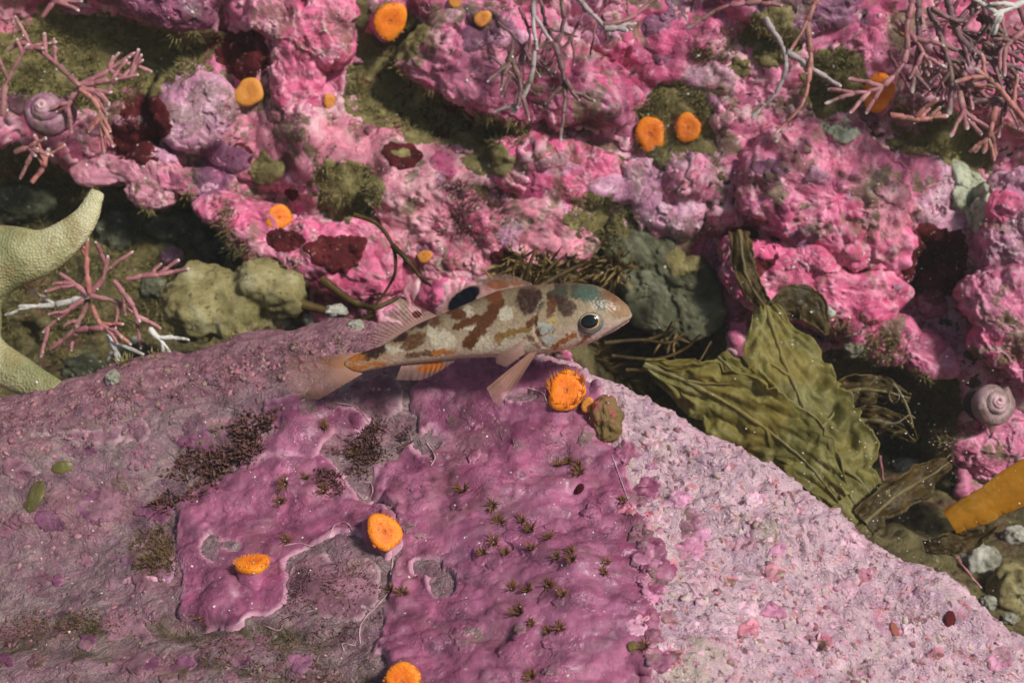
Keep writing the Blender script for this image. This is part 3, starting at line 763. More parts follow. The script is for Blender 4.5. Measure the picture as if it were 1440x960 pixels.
patches(46, [(900, 580), (1000, 625), (1200, 755), (1430, 915), (1430, 960), (930, 960), (920, 760)], bould, [PALE, PALE, LILAC, SALMON, PALE], 6, 26, 11, 0.012)
SPG = NT("pale_green_sponge")
_c = SPG.ramp(SPG.noise(3, 7, 0.65), [(0.35, (0.22, 0.22, 0.13)), (0.5, (0.42, 0.44, 0.30)), (0.65, (0.56, 0.56, 0.44))])
SPG = SPG.done(_c, 0.8, SPG.bump(SPG.noise(9, 6, 0.7), 0.6, 0.15), 0.15)
drape("pale_sponge", [(1340, 222), (1365, 240), (1385, 290), (1372, 330), (1358, 300), (1345, 260)], SPG, "pale green sponge film beside the lilac rock", "sponge", 0.08, seed=21)
drape("pale_sponge", [(1150, 172), (1180, 178), (1205, 172), (1210, 188), (1170, 192)], SPG, "pale green sponge film on top of the knobbly boulder", "sponge", 0.07, seed=22)

# ---------------------------------------------------------------- cup corals
def orange_mat(name, a, b):
    m = NT(name)
    c = m.ramp(m.noise(4, 5, 0.6), [(0.35, a), (0.6, b)])
    c = m.mix(m.ramp(m.attr("rad"), [(0.55, 0.0), (0.95, 0.85)]), c, (b[0], b[1] * 1.15, b[2]))
    m.b.inputs["Subsurface Weight"].default_value = 0.6
    m.b.inputs["Subsurface Radius"].default_value = (0.25, 0.1, 0.03)
    m.b.inputs["Subsurface Scale"].default_value = 0.5
    return m.done(c, 0.5, m.bump(m.noise(12, 4, 0.6), 0.5, 0.06), 0.3)
ORANGE = orange_mat("orange_polyp", (0.76, 0.15, 0.006), (0.84, 0.235, 0.01))
ORANGE2 = orange_mat("dull_orange_polyp", (0.52, 0.17, 0.025), (0.62, 0.25, 0.04))
MOUTH = orange_mat("polyp_mouth", (0.55, 0.12, 0.008), (0.66, 0.16, 0.01))
FUZZ = NT("tentacle_fuzz")
FUZZ.b.inputs["Alpha"].default_value = 0.5
FUZZ = FUZZ.done((0.82, 0.30, 0.05), 0.5, None, 0.2)

FUZZ2 = NT("dull_tentacle_fuzz")
FUZZ2.b.inputs["Alpha"].default_value = 0.4
FUZZ2 = FUZZ2.done((0.55, 0.24, 0.05), 0.5, None, 0.2)

def basis(n):
    n = n / np.linalg.norm(n)
    a = np.cross(n, [0.0, 0.3, 1.0]); a /= np.linalg.norm(a)
    return a, np.cross(n, a), n

def cup_coral(px, py, rx, label, tall=0.5, mat=None, stalk=PINK, face=0.75, fuzz=True, ry=None, sink=0.0, kind=0):
    p, n, d = hit(px, py)
    u = d / FPX; r = rx * u
    view = (CAM - p) / np.linalg.norm(CAM - p)
    ax_ = face * view + (1 - face) * n if kind == 0 else np.array([-0.15, -0.75, 0.8]); a, b, n = basis(ax_)
    asp = 1.0 if ry is None else ry / rx
    a, b, n = basis(n + 0.12 * rng.normal(size=3))
    p = p - sink * n
    root = empty("cup_coral", p, label, "coral", "orange cup corals")
    th = np.linspace(0, 2 * np.pi, 44, endpoint=False)
    wob = 1 + 0.10 * np.sin(th * 2 + px) + 0.06 * np.sin(th * 3 + py) + 0.03 * np.sin(th * 5 + px * 2)
    def lathe(prof, septa=0.0):
        prof = np.array(prof)
        R = prof[:, 0][None, :] * r * wob[:, None]
        Z = prof[:, 1][None, :] * r * np.ones((44, 1))
        Z = Z + septa * r * (np.cos(th * 22)[:, None] * 0.5) * np.clip(prof[:, 0] * (1.1 - prof[:, 0]) * 4, 0, 1)[None, :]
        v = p + R[..., None] * (np.cos(th)[:, None, None] * a + asp * np.sin(th)[:, None, None] * b) + Z[..., None] * n
        return v.reshape(-1, 3), grid_quads(44, len(prof), True)
    h = tall + 0.12
    v, q = lathe([(1.25, -0.3), (1.1, 0.0), (0.98, h * 0.5), (0.93, h * 0.85), (0.86, h)])
    part("column", root, v, q, None, stalk, {"edge": np.zeros(len(v))})
    v, q = lathe([(0.99, h * 0.75), (1.06, h * 0.92), (1.04, h + 0.10), (0.92, h + 0.19), (0.75, h + 0.23), (0.55, h + 0.23), (0.38, h + 0.21), (0.17, h + 0.19)], 0.0)
    part("polyp", root, v, q, None, mat or ORANGE, {"rad": np.tile([0.99, 1.0, 1.0, 0.95, 0.75, 0.55, 0.38, 0.17], 44)})
    v, q = lathe([(0.175, h + 0.19), (0.13, h + 0.215), (0.08, h + 0.19), (0.01, h + 0.12)])
    part("mouth", root, v, q, None, MOUTH if mat is None else mat)
    if fuzz:
        mb = MB()
        for k in range(380 if kind == 0 else 70):
            t = rng.uniform(0, 2 * np.pi); dirv = np.cos(t) * a + asp * np.sin(t) * b
            L = r * rng.uniform(0.05, 0.20) * (4.2 if kind == 1 else 1)
            s0 = p + dirv * r * (rng.uniform(0.3, 1.06) if kind == 0 else rng.uniform(0.8, 1.0)) + n * r * (h + 0.1)
            dd = dirv * rng.uniform(0.1, 0.8) + n * rng.uniform(0.7, 1.3) + (np.array([0, 0, 0.9]) if kind == 1 else 0)
            dd /= np.linalg.norm(dd)
            vv, qq = tube_rings([s0, s0 + dd * L * 0.5, s0 + dd * L], [0.022 * r + 0.008, 0.02 * r + 0.006, 0.004], 4)
            mb.add(vv, qq)
        v, q, t, _ = mb.get()
        tag(part("tentacles", root, v, q, None, FUZZ if mat is None else FUZZ2), kind="stuff")
    return root
cup_coral(547, 28, 21, "orange cup coral near the top, beside the upright bright pink rock", ry=25)
cup_coral(679, 28, 11, "small dull orange cup coral near the top edge", mat=ORANGE2)
cup_coral(640, 2, 9, "half hidden dull orange cup coral at the very top", mat=ORANGE2)
cup_coral(915, 191, 20, "left one of the two neighbouring orange cup corals above the lilac wedge", ry=23)
cup_coral(966, 181, 18, "right one of the two neighbouring orange cup corals above the lilac wedge")
cup_coral(389, 307, 18, "orange cup coral on the pink rock left of the fish", tall=0.7, ry=16)
cup_coral(598, 361, 9, "tiny dull orange cup coral just above the fish's back", mat=ORANGE2)
cup_coral(462, 143, 10, "tiny yellow orange cup coral at the foot of the upright pink rock", mat=ORANGE2)
cup_coral(1237, 130, 21, "orange cup coral partly hidden by twigs in the upper right", ry=24)
cup_coral(1272, 43, 7, "tiny orange cup coral among the twigs at upper right", mat=ORANGE2)
cup_coral(537, 752, 22, "round orange cup coral on the magenta crust, right of the lower pair", tall=0.9, stalk=MAGENTA, face=0.55, ry=25)
cup_coral(357, 812, 24, "flattened orange cup coral low on the left magenta plate", tall=0.8, stalk=MAGENTA, face=0.25, ry=20)
cup_coral(570, 958, 25, "orange cup coral cut off by the bottom edge", tall=0.6, stalk=MAGENTA, face=0.5)
cup_coral(797, 552, 26, "open orange cup coral with long tentacles under the fish's chin", tall=0.2, stalk=MAGENTA, face=0.12, kind=1, ry=26)
cup_coral(828, 572, 10, "small orange cup coral against the brown ball beneath the fish", tall=0.8, mat=ORANGE2, face=0.4)
cup_coral(352, 132, 19, "dull tan orange cup coral between round mauve rock and pink rock", mat=ORANGE2, fuzz=False)

# brown ball (a tunicate) under the fish's chin
BALL = NT("brown_tunicate")
_c = BALL.ramp(BALL.noise(1.6, 7, 0.65, 0.5), [(0.35, (0.10, 0.07, 0.02)), (0.5, (0.17, 0.11, 0.035)), (0.6, (0.30, 0.07, 0.06)), (0.7, (0.2, 0.14, 0.05))])
BALL = BALL.done(_c, 0.6, BALL.bump(BALL.noise(8, 6, 0.7), 0.4, 0.1), 0.25)
def blob(name, px, py, rx, ry, rz, mat, label, cat, amp=0.12, freq=1.6, seed=0, dd=0.0, group=None, parent=None, n_th=72, n_ph=48, depth=None):
    if depth is None:
        p, n, d = hit(px, py)
    else:
        p = P(px, py, depth); d = depth
    u = d / FPX
    p = p - FW * (-dd)
    ph = np.linspace(0.02, np.pi - 0.02, n_ph); th = np.linspace(0, 2 * np.pi, n_th, endpoint=False)
    T, H = np.meshgrid(th, ph, indexing='ij')
    s = np.stack([np.cos(T) * np.sin(H), np.sin(T) * np.sin(H), np.cos(H)], -1).reshape(-1, 3)
    k = 1 + amp * fbm(s * freq + seed * 5.3, 4, 600 + seed)
    s = s * k[:, None]
    v = s[:, :1] * rx * u * RT + s[:, 1:2] * ry * u * UP + s[:, 2:3] * rz * u * FW
    me = mesh_np(name, v + (0 if parent is None else (p - np.array(parent.location))), grid_quads(n_th, n_ph, True), attrs={"edge": np.zeros(len(v))})
    ob = link(name, me, mat, parent, Vector(p.tolist()) if parent is None else None)
    if parent is None: tag(ob, label, cat, group)
    return ob
blob("tunicate", 851, 592, 24, 33, 20, BALL, "olive brown ball shaped tunicate below the open cup coral", "tunicate", 0.4, 2.2)

# ---------------------------------------------------------------- algal turf (uncountable short filaments)
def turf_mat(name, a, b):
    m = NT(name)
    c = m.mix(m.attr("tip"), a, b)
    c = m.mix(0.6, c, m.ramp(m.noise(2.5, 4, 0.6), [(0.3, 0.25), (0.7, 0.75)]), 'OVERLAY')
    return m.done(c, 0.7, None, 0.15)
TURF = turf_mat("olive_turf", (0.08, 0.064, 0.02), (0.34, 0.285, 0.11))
TURF_BROWN = turf_mat("brown_turf", (0.05, 0.03, 0.012), (0.20, 0.12, 0.045))
TURF_LEAF = turf_mat("leafy_brown_turf", (0.07, 0.045, 0.014), (0.27, 0.18, 0.065))
TURF_ROSE = turf_mat("rose_turf", (0.06, 0.015, 0.02), (0.30, 0.12, 0.12))
TURF_DARK = turf_mat("dark_red_turf", (0.05, 0.02, 0.02), (0.19, 0.09, 0.07))

def unit(v): return v / (np.linalg.norm(v, axis=-1, keepdims=True) + 1e-9)

def turf(poly, count, mat, label, L=0.22, cat="turf algae", name="turf_algae", seed=0, blades=13, w=0.013, spread=0.13):
    r = np.random.default_rng(seed)
    hs = [hit(x, y)[:2] for x, y in sample_px(poly, count, r, 1, seed)]
    p = np.repeat(np.array([h[0] for h in hs]), blades, 0); n = np.repeat(np.array([h[1] for h in hs]), blades, 0)
    N = len(p)
    a = unit(np.cross(n, np.array([0.0, 0.3, 1.0]))); b = np.cross(n, a)
    t = r.uniform(0, 6.283, N)[:, None]; ou = np.cos(t) * a + np.sin(t) * b
    root = p + ou * spread * np.sqrt(r.uniform(size=(N, 1))) - 0.02 * n
    dv = unit(n + 0.8 * ou * r.uniform(0.2, 1.0, (N, 1)) + r.normal(size=(N, 3)) * 0.25)
    ln = 0.62 * L * r.uniform(0.4, 1.3, (N, 1))
    sd = unit(np.cross(dv, r.normal(size=(N, 3)))) * w
    bend = r.normal(size=(N, 3)) * 0.18 * ln
    mid = root + dv * ln * 0.55 + bend; tip = root + dv * ln + bend * 2.2
    v = np.stack([root - sd, root + sd, mid - sd * 0.8, mid + sd * 0.8, tip], 1).reshape(-1, 3)
    k = np.arange(N)[:, None] * 5
    tris = np.concatenate([k + [0, 1, 3], k + [0, 3, 2], k + [2, 3, 4]], 0)
    me = mesh_np(name, v, None, tris, True, {"tip": np.tile([0, 0, 0.55, 0.55, 1.0], N)})
    return tag(link(name, me, mat), label, cat, None, "stuff")

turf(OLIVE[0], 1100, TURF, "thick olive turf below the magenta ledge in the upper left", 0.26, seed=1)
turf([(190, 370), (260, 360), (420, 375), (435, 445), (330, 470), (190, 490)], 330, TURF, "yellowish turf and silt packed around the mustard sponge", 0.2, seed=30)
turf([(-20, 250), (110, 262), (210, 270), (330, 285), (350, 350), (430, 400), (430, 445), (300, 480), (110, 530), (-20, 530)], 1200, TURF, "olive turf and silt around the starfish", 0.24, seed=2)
turf(OLIVE[2], 170, TURF, "olive turf patch above the fish's tail", 0.2, seed=3)
turf(OLIVE[3], 480, TURF, "dark olive turf in the gap under the broad slab", 0.22, seed=4)
turf([(790, 272), (850, 272), (890, 300), (875, 340), (830, 350), (800, 320)], 150, TURF, "silty olive turf above the grey green rock", 0.16, seed=5)
turf(OLIVE[5], 400, TURF, "olive turf around the pair of cup corals", 0.2, seed=6)
turf(OLIVE[6], 330, TURF, "olive turf left of the half hidden cup coral", 0.2, seed=7)
turf(OLIVE[7], 420, TURF, "olive turf above the lilac rock", 0.2, seed=8)
turf([(620, 255), (720, 262), (720, 335), (640, 330), (590, 290)], 200, TURF_ROSE, "rosy brown turf above the fish's black fin spot", 0.16, seed=9)
turf([(700, 385), (740, 350), (800, 365), (870, 360), (880, 400), (800, 410), (720, 405)], 200, TURF_LEAF, "brown bushy turf along the fish's head and back", 0.75, seed=10, w=0.045, blades=7)
turf([(820, 470), (880, 455), (960, 480), (1020, 520), (1000, 560), (930, 560), (860, 520)], 420, TURF_LEAF, "olive brown turf between fish's chin and kelp", 0.5, seed=11, w=0.035, blades=8)
turf([(1160, 445), (1240, 455), (1290, 520), (1350, 560), (1340, 640), (1270, 640), (1250, 560)], 300, TURF, "dark turf in the shaded crevice right of the kelp", 0.22, seed=12)
turf([(1030, 30), (1130, 45), (1120, 75), (1040, 75), (980, 90), (975, 60)], 160, TURF, "olive turf under the dark purple rock", 0.2, seed=13)
turf([(270, 630), (330, 595), (380, 580), (395, 600), (350, 640), (300, 680), (230, 720), (215, 700)], 230, TURF_DARK, "dark red feathery turf beside the left magenta plate", 0.17, seed=14, w=0.03)
turf([(440, 655), (520, 600), (560, 590), (575, 625), (520, 650), (500, 680), (450, 690)], 170, TURF_DARK, "dark turf between the two magenta plates", 0.13, seed=15, w=0.02)
turf([(180, 760), (240, 740), (250, 790), (235, 815), (180, 800)], 120, TURF_BROWN, "brownish turf at the left margin of the magenta plate", 0.13, seed=16)
turf([(0, 872), (120, 862), (260, 870), (420, 900), (500, 915), (400, 918), (200, 890), (0, 898)], 300, TURF_BROWN, "brown turf band across the dull rock face at lower left", 0.10, seed=17, blades=7)
turf([(250, 930), (420, 905), (520, 940), (540, 990), (420, 960)], 140, TURF_BROWN, "brown turf band near the bottom edge left of centre", 0.10, seed=18, blades=7)
turf([(395, 860), (420, 770), (470, 780), (540, 830), (520, 900), (440, 900)], 110, TURF_DARK, "sparse dark turf right of the flattened cup coral", 0.10, seed=19)
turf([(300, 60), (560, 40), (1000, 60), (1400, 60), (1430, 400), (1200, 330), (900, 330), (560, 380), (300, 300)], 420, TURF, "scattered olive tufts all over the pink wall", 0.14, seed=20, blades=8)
turf([(0, 575), (300, 500), (480, 470), (520, 500), (300, 560), (100, 600), (0, 640)], 300, TURF_ROSE, "rosy stubble along the boulder's upper left rim", 0.10, seed=21, blades=6)
turf([(240, 555), (330, 520), (470, 470), (600, 470), (560, 500), (400, 520)], 100, TURF_BROWN, "brown stubble on the boulder crest near the tail", 0.10, seed=22, blades=6)

# small nodules on the sunlit side of the boulder
def nodule_mat(name, pal):
    m = NT(name)
    c = m.ramp(m.attr("tone"), [((k + 0.5) / len(pal), x) for k, x in enumerate(pal)])
    return m.done(c, 0.55, m.bump(m.noise(12, 4, 0.6), 0.4, 0.05), 0.3)
NODULE = nodule_mat("nodule_coralline", [(0.46, 0.20, 0.27), (0.55, 0.30, 0.38), (0.60, 0.38, 0.44), (0.56, 0.27, 0.29), (0.50, 0.42, 0.34), (0.24, 0.09, 0.10)])
NODULE_DULL = nodule_mat("dull_nodule_coralline", [(0.26, 0.09, 0.12), (0.36, 0.16, 0.19), (0.40, 0.20, 0.21), (0.30, 0.10, 0.13), (0.22, 0.15, 0.11)])
_ico = [(0, 0, 1)] + [(math.cos(k * 1.2566) * 0.894, math.sin(k * 1.2566) * 0.894, 0.447) for k in range(5)] + [(math.cos(k * 1.2566 + 0.628), math.sin(k * 1.2566 + 0.628), -0.1) for k in range(5)]
_icot = [(0, 1 + k, 1 + (k + 1) % 5) for k in range(5)] + [(1 + k, 6 + k, 1 + (k + 1) % 5) for k in range(5)] + [(1 + (k + 1) % 5, 6 + k, 6 + (k + 1) % 5) for k in range(5)]
_ico = np.array(_ico)
def nodules(poly, count, smin, smax, label, seed, mat, name="nodules", cat="coralline nodules", flat=0.7, parent=None, tone=None, lift=0.0):
    r = np.random.default_rng(seed)
    mb = MB()
    for x, y in sample_px(poly, count, r):
        p, n, d = hit(x, y); a, b, n = basis(n)
        s = smin + (smax - smin) * r.uniform() ** 2.5
        k = _ico * (1 + 0.25 * r.normal(size=(len(_ico), 1))) * s
        t = r.uniform(0, 6.28); aa = math.cos(t) * a + math.sin(t) * b; bb = np.cross(n, aa)
        v = p + lift * n + k[:, :1] * aa * r.uniform(0.8, 1.6) + k[:, 1:2] * bb + k[:, 2:3] * n * flat
        mb.add(v, None, _icot, tone=r.uniform() if tone is None else tone)
    v, q, t, at = mb.get()
    if parent is not None:
        return tag(part(name, parent, v, q, t, mat, at), kind="stuff")
    return tag(link(name, mesh_np(name, v, q, t, True, at), mat), label, cat, None, "stuff")
RF = [(890, 560), (1000, 612), (1100, 672), (1200, 742), (1320, 825), (1450, 912), (1450, 965), (925, 965), (925, 800), (900, 660)]
nodules(RF, 900, 0.02, 0.075, None, 31, NODULE, parent=bould, flat=0.5, lift=-0.01)
nodules([(0, 565), (150, 530), (300, 500), (480, 462), (560, 480), (400, 540), (200, 590), (0, 660)], 260, 0.025, 0.07, None, 32, NODULE_DULL, parent=bould, flat=0.5)

nodules([(0, 640), (300, 560), (480, 500), (560, 560), (420, 600), (240, 690), (230, 900), (520, 940), (520, 965), (0, 965)], 700, 0.015, 0.06, None, 33, NODULE_DULL, parent=bould, flat=0.4, lift=-0.01)

# ---------------------------------------------------------------- jointed coralline seaweed
def twig_mat(name, a, b, c):
    m = NT(name)
    cc = m.ramp(m.noise(2.2, 5, 0.6), [(0.3, a), (0.55, b), (0.72, c)])
    cc = m.mix(m.math('MULTIPLY', m.ramp(m.noise(1.6, 5, 0.7, 0, 17), [(0.5, 0.0), (0.58, 1.0)]), 0.55), cc, (0.13, 0.09, 0.05))
    cc = m.mix(m.attr("tip"), cc, (0.80, 0.74, 0.68))  # whitish tips, also painted to look like small bright glints
    return m.done(cc, 0.5, m.bump(m.noise(14, 4, 0.6), 0.4, 0.05), 0.35)
TW_PINK = twig_mat("twig_pink", (0.22, 0.07, 0.085), (0.36, 0.145, 0.15), (0.50, 0.26, 0.24))
TW_DARK = twig_mat("twig_dark", (0.07, 0.03, 0.035), (0.17, 0.08, 0.085), (0.30, 0.16, 0.15))
TW_RED = twig_mat("twig_red", (0.28, 0.08, 0.07), (0.42, 0.16, 0.13), (0.50, 0.22, 0.18))
TW_PALE = twig_mat("twig_pale", (0.40, 0.36, 0.32), (0.56, 0.53, 0.48), (0.68, 0.66, 0.60))
TW_PLUM = twig_mat("twig_plum", (0.10, 0.02, 0.035), (0.22, 0.06, 0.085), (0.36, 0.13, 0.15))
TW_GREY = twig_mat("twig_grey", (0.22, 0.17, 0.17), (0.34, 0.28, 0.27), (0.46, 0.38, 0.36))

def jointed(path, r0, r1, seg, tip=True):
    """a branch of knuckled segments along a path"""
    path = np.asarray(path, float)
    L = np.concatenate([[0], np.cumsum(np.linalg.norm(np.diff(path, axis=0), axis=1))])
    n = max(2, int(L[-1] / seg)); pts = []; rad = []; tp = []
    for k in range(n):
        for f, m_ in ((0.0, 0.66), (0.10, 0.90), (0.5, 0.98), (0.84, 1.12), (0.97, 0.78)):
            s = (k + f) / n * L[-1]
            pts.append([np.interp(s, L, path[:, c]) for c in range(3)])
            rad.append((r0 + (r1 - r0) * s / L[-1]) * m_ * (1 + 0.08 * math.sin(k * 2.3)))
            tp.append(max(0.0, 0.7 * (s / L[-1] - 0.96) / 0.04) if tip else 0.0)
    rad.append(0.02); pts.append(pts[-1] + (path[-1] - path[-2]) / np.linalg.norm(path[-1] - path[-2]) * r1 * 0.5); tp.append(0.8 if tip else 0)
    v, q = tube_rings(pts, rad, 9, flat=0.85)
    return v, q, np.repeat(tp, 9)

def twigs(lines, depth, label, mats, r=0.10, seg=0.34, seed=0, jit=0.25, forks=2, on=None):
    r_ = np.random.default_rng(seed)
    root = P(lines[0][0][0], lines[0][0][1], depth)
    e = empty("coralline_seaweed", root, label, "seaweed", "branching coralline seaweed")
    for k, ln in enumerate(lines):
        m = len(ln)
        dd = depth + r_.uniform(-jit, jit) + np.linspace(0, r_.uniform(-jit, jit), m)
        p = np.array([P(x, y, d) for (x, y), d in zip(ln, dd)])
        p = catmull(p, 6 * m) if m > 2 else catmull(np.array([p[0], p.mean(0) + r_.normal(size=3) * 0.05, p[1]]), 12)
        mat = mats[k % len(mats)]
        mb = MB(); v, q, t = jointed(p, 0.80 * r * r_.uniform(0.8, 1.15), 0.80 * r * r_.uniform(0.4, 0.75), seg); mb.add(v, q, tip=t)
        for f in range(forks):
            i = r_.integers(len(p) // 3, len(p) - 2)
            t_ = p[i + 1] - p[i]; t_ /= np.linalg.norm(t_)
            sdv = np.cross(t_, FW) * r_.choice([-1, 1]) + r_.normal(size=3) * 0.3
            dv = t_ * 0.8 + sdv * 0.7; dv /= np.linalg.norm(dv)
            ln_ = r_.uniform(0.35, 0.8)
            v, q, t = jointed([p[i], p[i] + dv * ln_ * 0.5, p[i] + dv * ln_ + np.array([0, 0, -0.05])], r * 0.58, r * 0.38, seg * 0.8); mb.add(v, q, tip=t)
        v, q, t, at = mb.get()
        v = v + 0.05 * np.stack([fbm(v * 4, 3, 880), fbm(v * 4, 3, 884), fbm(v * 4, 3, 888)], -1)
        part("branch", e, v, q, t, mat, at)
    return e
twigs([[(112, 122), (85, 95), (40, 62), (10, 70)], [(112, 120), (150, 100), (190, 75)], [(112, 120), (160, 112), (195, 106)], [(112, 125), (138, 150), (146, 215)], [(112, 125), (135, 128), (157, 130)], [(112, 125), (100, 140), (92, 158)],
       [(5, 165), (8, 120), (30, 80), (40, 62)], [(45, 258), (62, 232), (68, 208)], [(20, 215), (40, 208), (50, 220)], [(60, 25), (75, 5), (95, -10)]], 29.2, "pink jointed seaweed sprawling over the purple snail", [TW_PINK, TW_PINK, TW_PINK, TW_RED], 0.105, seed=1, forks=4)
twigs([[(125, 415), (105, 400), (84, 384)], [(125, 415), (80, 428), (27, 431)], [(125, 412), (122, 370), (122, 335)], [(128, 412), (145, 390), (152, 358)], [(125, 415), (165, 425), (200, 450)], [(125, 420), (105, 462), (70, 492)],
       [(105, 465), (135, 462), (165, 462)], [(160, 395), (180, 420), (197, 452)], [(150, 470), (162, 490), (170, 518)], [(178, 392), (220, 386), (266, 378)], [(210, 462), (226, 478), (241, 497)], [(130, 430), (140, 455), (152, 462)], [(118, 420), (85, 445), (60, 468)]],
      27.9, "pink jointed seaweed with one white twig beside the starfish", [TW_PINK, TW_PALE, TW_RED, TW_PINK, TW_PINK, TW_PINK, TW_PINK, TW_PINK, TW_PALE], 0.095, seed=2, forks=2)
twigs([[(720, 70), (712, 100), (704, 128)], [(715, 72), (732, 118), (728, 152)], [(752, 72), (745, 118), (722, 158)], [(780, 62), (795, 122), (788, 200)], [(795, 112), (805, 128), (814, 142)], [(788, -20), (792, 30), (782, 70)], [(752, -20), (750, 30), (755, 70)]],
      28.8, "dark jointed seaweed hanging before the broad pink slab", [TW_DARK, TW_DARK, TW_GREY, TW_DARK], 0.10, seed=3, forks=1)
twigs([[(800, -15), (825, 12), (850, 38), (862, 58)], [(850, 36), (880, 28), (905, 12), (930, -10)], [(850, 40), (870, 40), (882, 42)]], 28.8, "short pale pink jointed seaweed at the top edge, above the slab", [TW_GREY, TW_PINK], 0.10, seed=4, forks=1)
twigs([[(1070, 2), (1015, 12), (968, 40)], [(1155, -15), (1135, 30), (1112, 72)], [(1075, 25), (1098, 62), (1105, 95), (1090, 132), (1058, 166)], [(1105, 72), (1140, 95), (1182, 122)], [(1135, 32), (1140, 90), (1128, 145), (1092, 188)], [(1070, 5), (1085, 6), (1100, 8)]],
      28.6, "long grey and reddish jointed twigs dangling before the domed pink rock", [TW_PINK, TW_RED, TW_GREY, TW_GREY, TW_RED], 0.10, seed=5, forks=0)
twigs([[(1285, -15), (1276, 40), (1272, 85), (1240, 122), (1200, 132), (1160, 146)], [(1290, -10), (1292, 60), (1282, 130)], [(1305, 10), (1326, 60), (1338, 110), (1334, 162)], [(1330, 80), (1370, 120), (1402, 152)], [(1252, 162), (1290, 168), (1332, 163)], [(1348, 128), (1354, 155), (1360, 182)],
       [(1400, 150), (1392, 190), (1382, 215)], [(1330, -10), (1352, 55), (1395, 85), (1445, 100)], [(1445, 0), (1420, 12), (1396, 22)], [(1380, -15), (1388, 30), (1402, 62)], [(1445, 40), (1420, 60), (1404, 78)], [(1445, 130), (1420, 138), (1402, 150)], [(1310, 12), (1350, 30), (1378, 10)], [(1260, 30), (1290, 60), (1310, 95)], [(1445, 175), (1425, 150), (1398, 118), (1372, 98)]],
      28.4, "dense thicket of pink and brown jointed seaweed in the top right corner", [TW_PINK, TW_DARK, TW_DARK, TW_PINK, TW_RED, TW_PINK, TW_RED, TW_DARK, TW_PALE, TW_DARK], 0.115, seed=6, forks=4)
_r = np.random.default_rng(5)
_ln = []
for _k in range(22):
    _x, _y = _r.uniform(1230, 1440), _r.uniform(-30, 90); _a = _r.uniform(0.2, 2.4); _L = _r.uniform(50, 120)
    _ln.append([(_x, _y), (_x + 0.5 * _L * math.cos(_a) + _r.normal() * 8, _y + 0.5 * _L * math.sin(_a)), (_x + _L * math.cos(_a), _y + _L * math.sin(_a))])
twigs(_ln, 29.1, "fine plum red jointed seaweed filling the thicket in the top right corner", [TW_PLUM, TW_DARK, TW_PLUM, TW_PINK], 0.075, seed=16, forks=4, jit=0.5)
twigs([[(700, 30), (730, 60), (760, 110)], [(820, 20), (800, 60), (770, 100)], [(690, 80), (712, 96), (735, 130)], [(860, -10), (840, 30), (830, 80)], [(760, 0), (770, 40), (800, 80)], [(730, 10), (745, 50), (740, 90)]], 29.2, "fine dark twiggy seaweed shading the broad slab's middle", [TW_DARK, TW_PLUM], 0.06, seed=17, forks=4, jit=0.4)
twigs([[(1340, 776), (1358, 800), (1379, 826)], [(1228, 0), (1228, 0)]][:1], 25.9, "thin pale pink twig beside the grey stone at lower right", [TW_PINK], 0.06, seed=7, forks=0)
twigs([[(1238, 640), (1240, 660), (1243, 682)]], 27.5, "short pink twig in the dark crevice behind the kelp", [TW_PINK], 0.06, seed=8, forks=0)

# ---------------------------------------------------------------- kelp and other blades
def kelp_mat(name, a, b, c, bumpk=0.3):
    m = NT(name)
    cc = m.ramp(m.noise(1.5, 8, 0.7, 0.8), [(0.34, a), (0.5, b), (0.62, c)])
    cc = m.mix(m.math('MULTIPLY', m.ramp(m.noise(6, 6, 0.7, 0, 4), [(0.55, 0.0), (0.68, 1.0)]), 0.5), cc, (0.32, 0.28, 0.13))
    cc = m.mix(m.math('MULTIPLY', m.attr("vein"), 0.8), cc, (0.36, 0.30, 0.13))
    cc = m.mix(m.math('MULTIPLY', m.ramp(m.noise(9, 3, 0.6, 0, 71), [(0.68, 0.0), (0.72, 1.0)]), 0.7), cc, (0.6, 0.58, 0.4))
    m.b.inputs["Transmission Weight"].default_value = 0.0
    m.b.inputs["Subsurface Weight"].default_value = 0.15
    m.b.inputs["Subsurface Radius"].default_value = (0.2, 0.15, 0.05)
    big = m.ramp(m.noise(0.6, 4, 0.6, 0.5, 23), [(0.4, 0.0), (0.6, 1.0)])
    cc = m.mix(m.math('MULTIPLY', big, 0.55), cc, tuple(min(1, x * y) for x, y in zip(c, (1.05, 0.85, 0.45))))
    out = m.done(cc, 0.48, m.bump(m.noise(7, 5, 0.65), bumpk, 0.10), 0.3)
    tr = m.n("ShaderNodeBsdfTranslucent"); m.l(cc, tr.inputs[0]); mx = m.n("ShaderNodeMixShader"); mx.inputs[0].default_value = 0.5
    m.l(m.b.outputs[0], mx.inputs[1]); m.l(tr.outputs[0], mx.inputs[2]); m.l(mx.outputs[0], m.out.inputs[0])
    return out
KELP = kelp_mat("green_kelp", (0.11, 0.095, 0.02), (0.25, 0.22, 0.055), (0.39, 0.36, 0.14))
KELP_B = kelp_mat("brown_kelp", (0.035, 0.022, 0.006), (0.09, 0.058, 0.016), (0.17, 0.115, 0.04))
STIPE = kelp_mat("yellow_stipe", (0.42, 0.20, 0.008), (0.56, 0.27, 0.01), (0.62, 0.33, 0.03), 0.2)

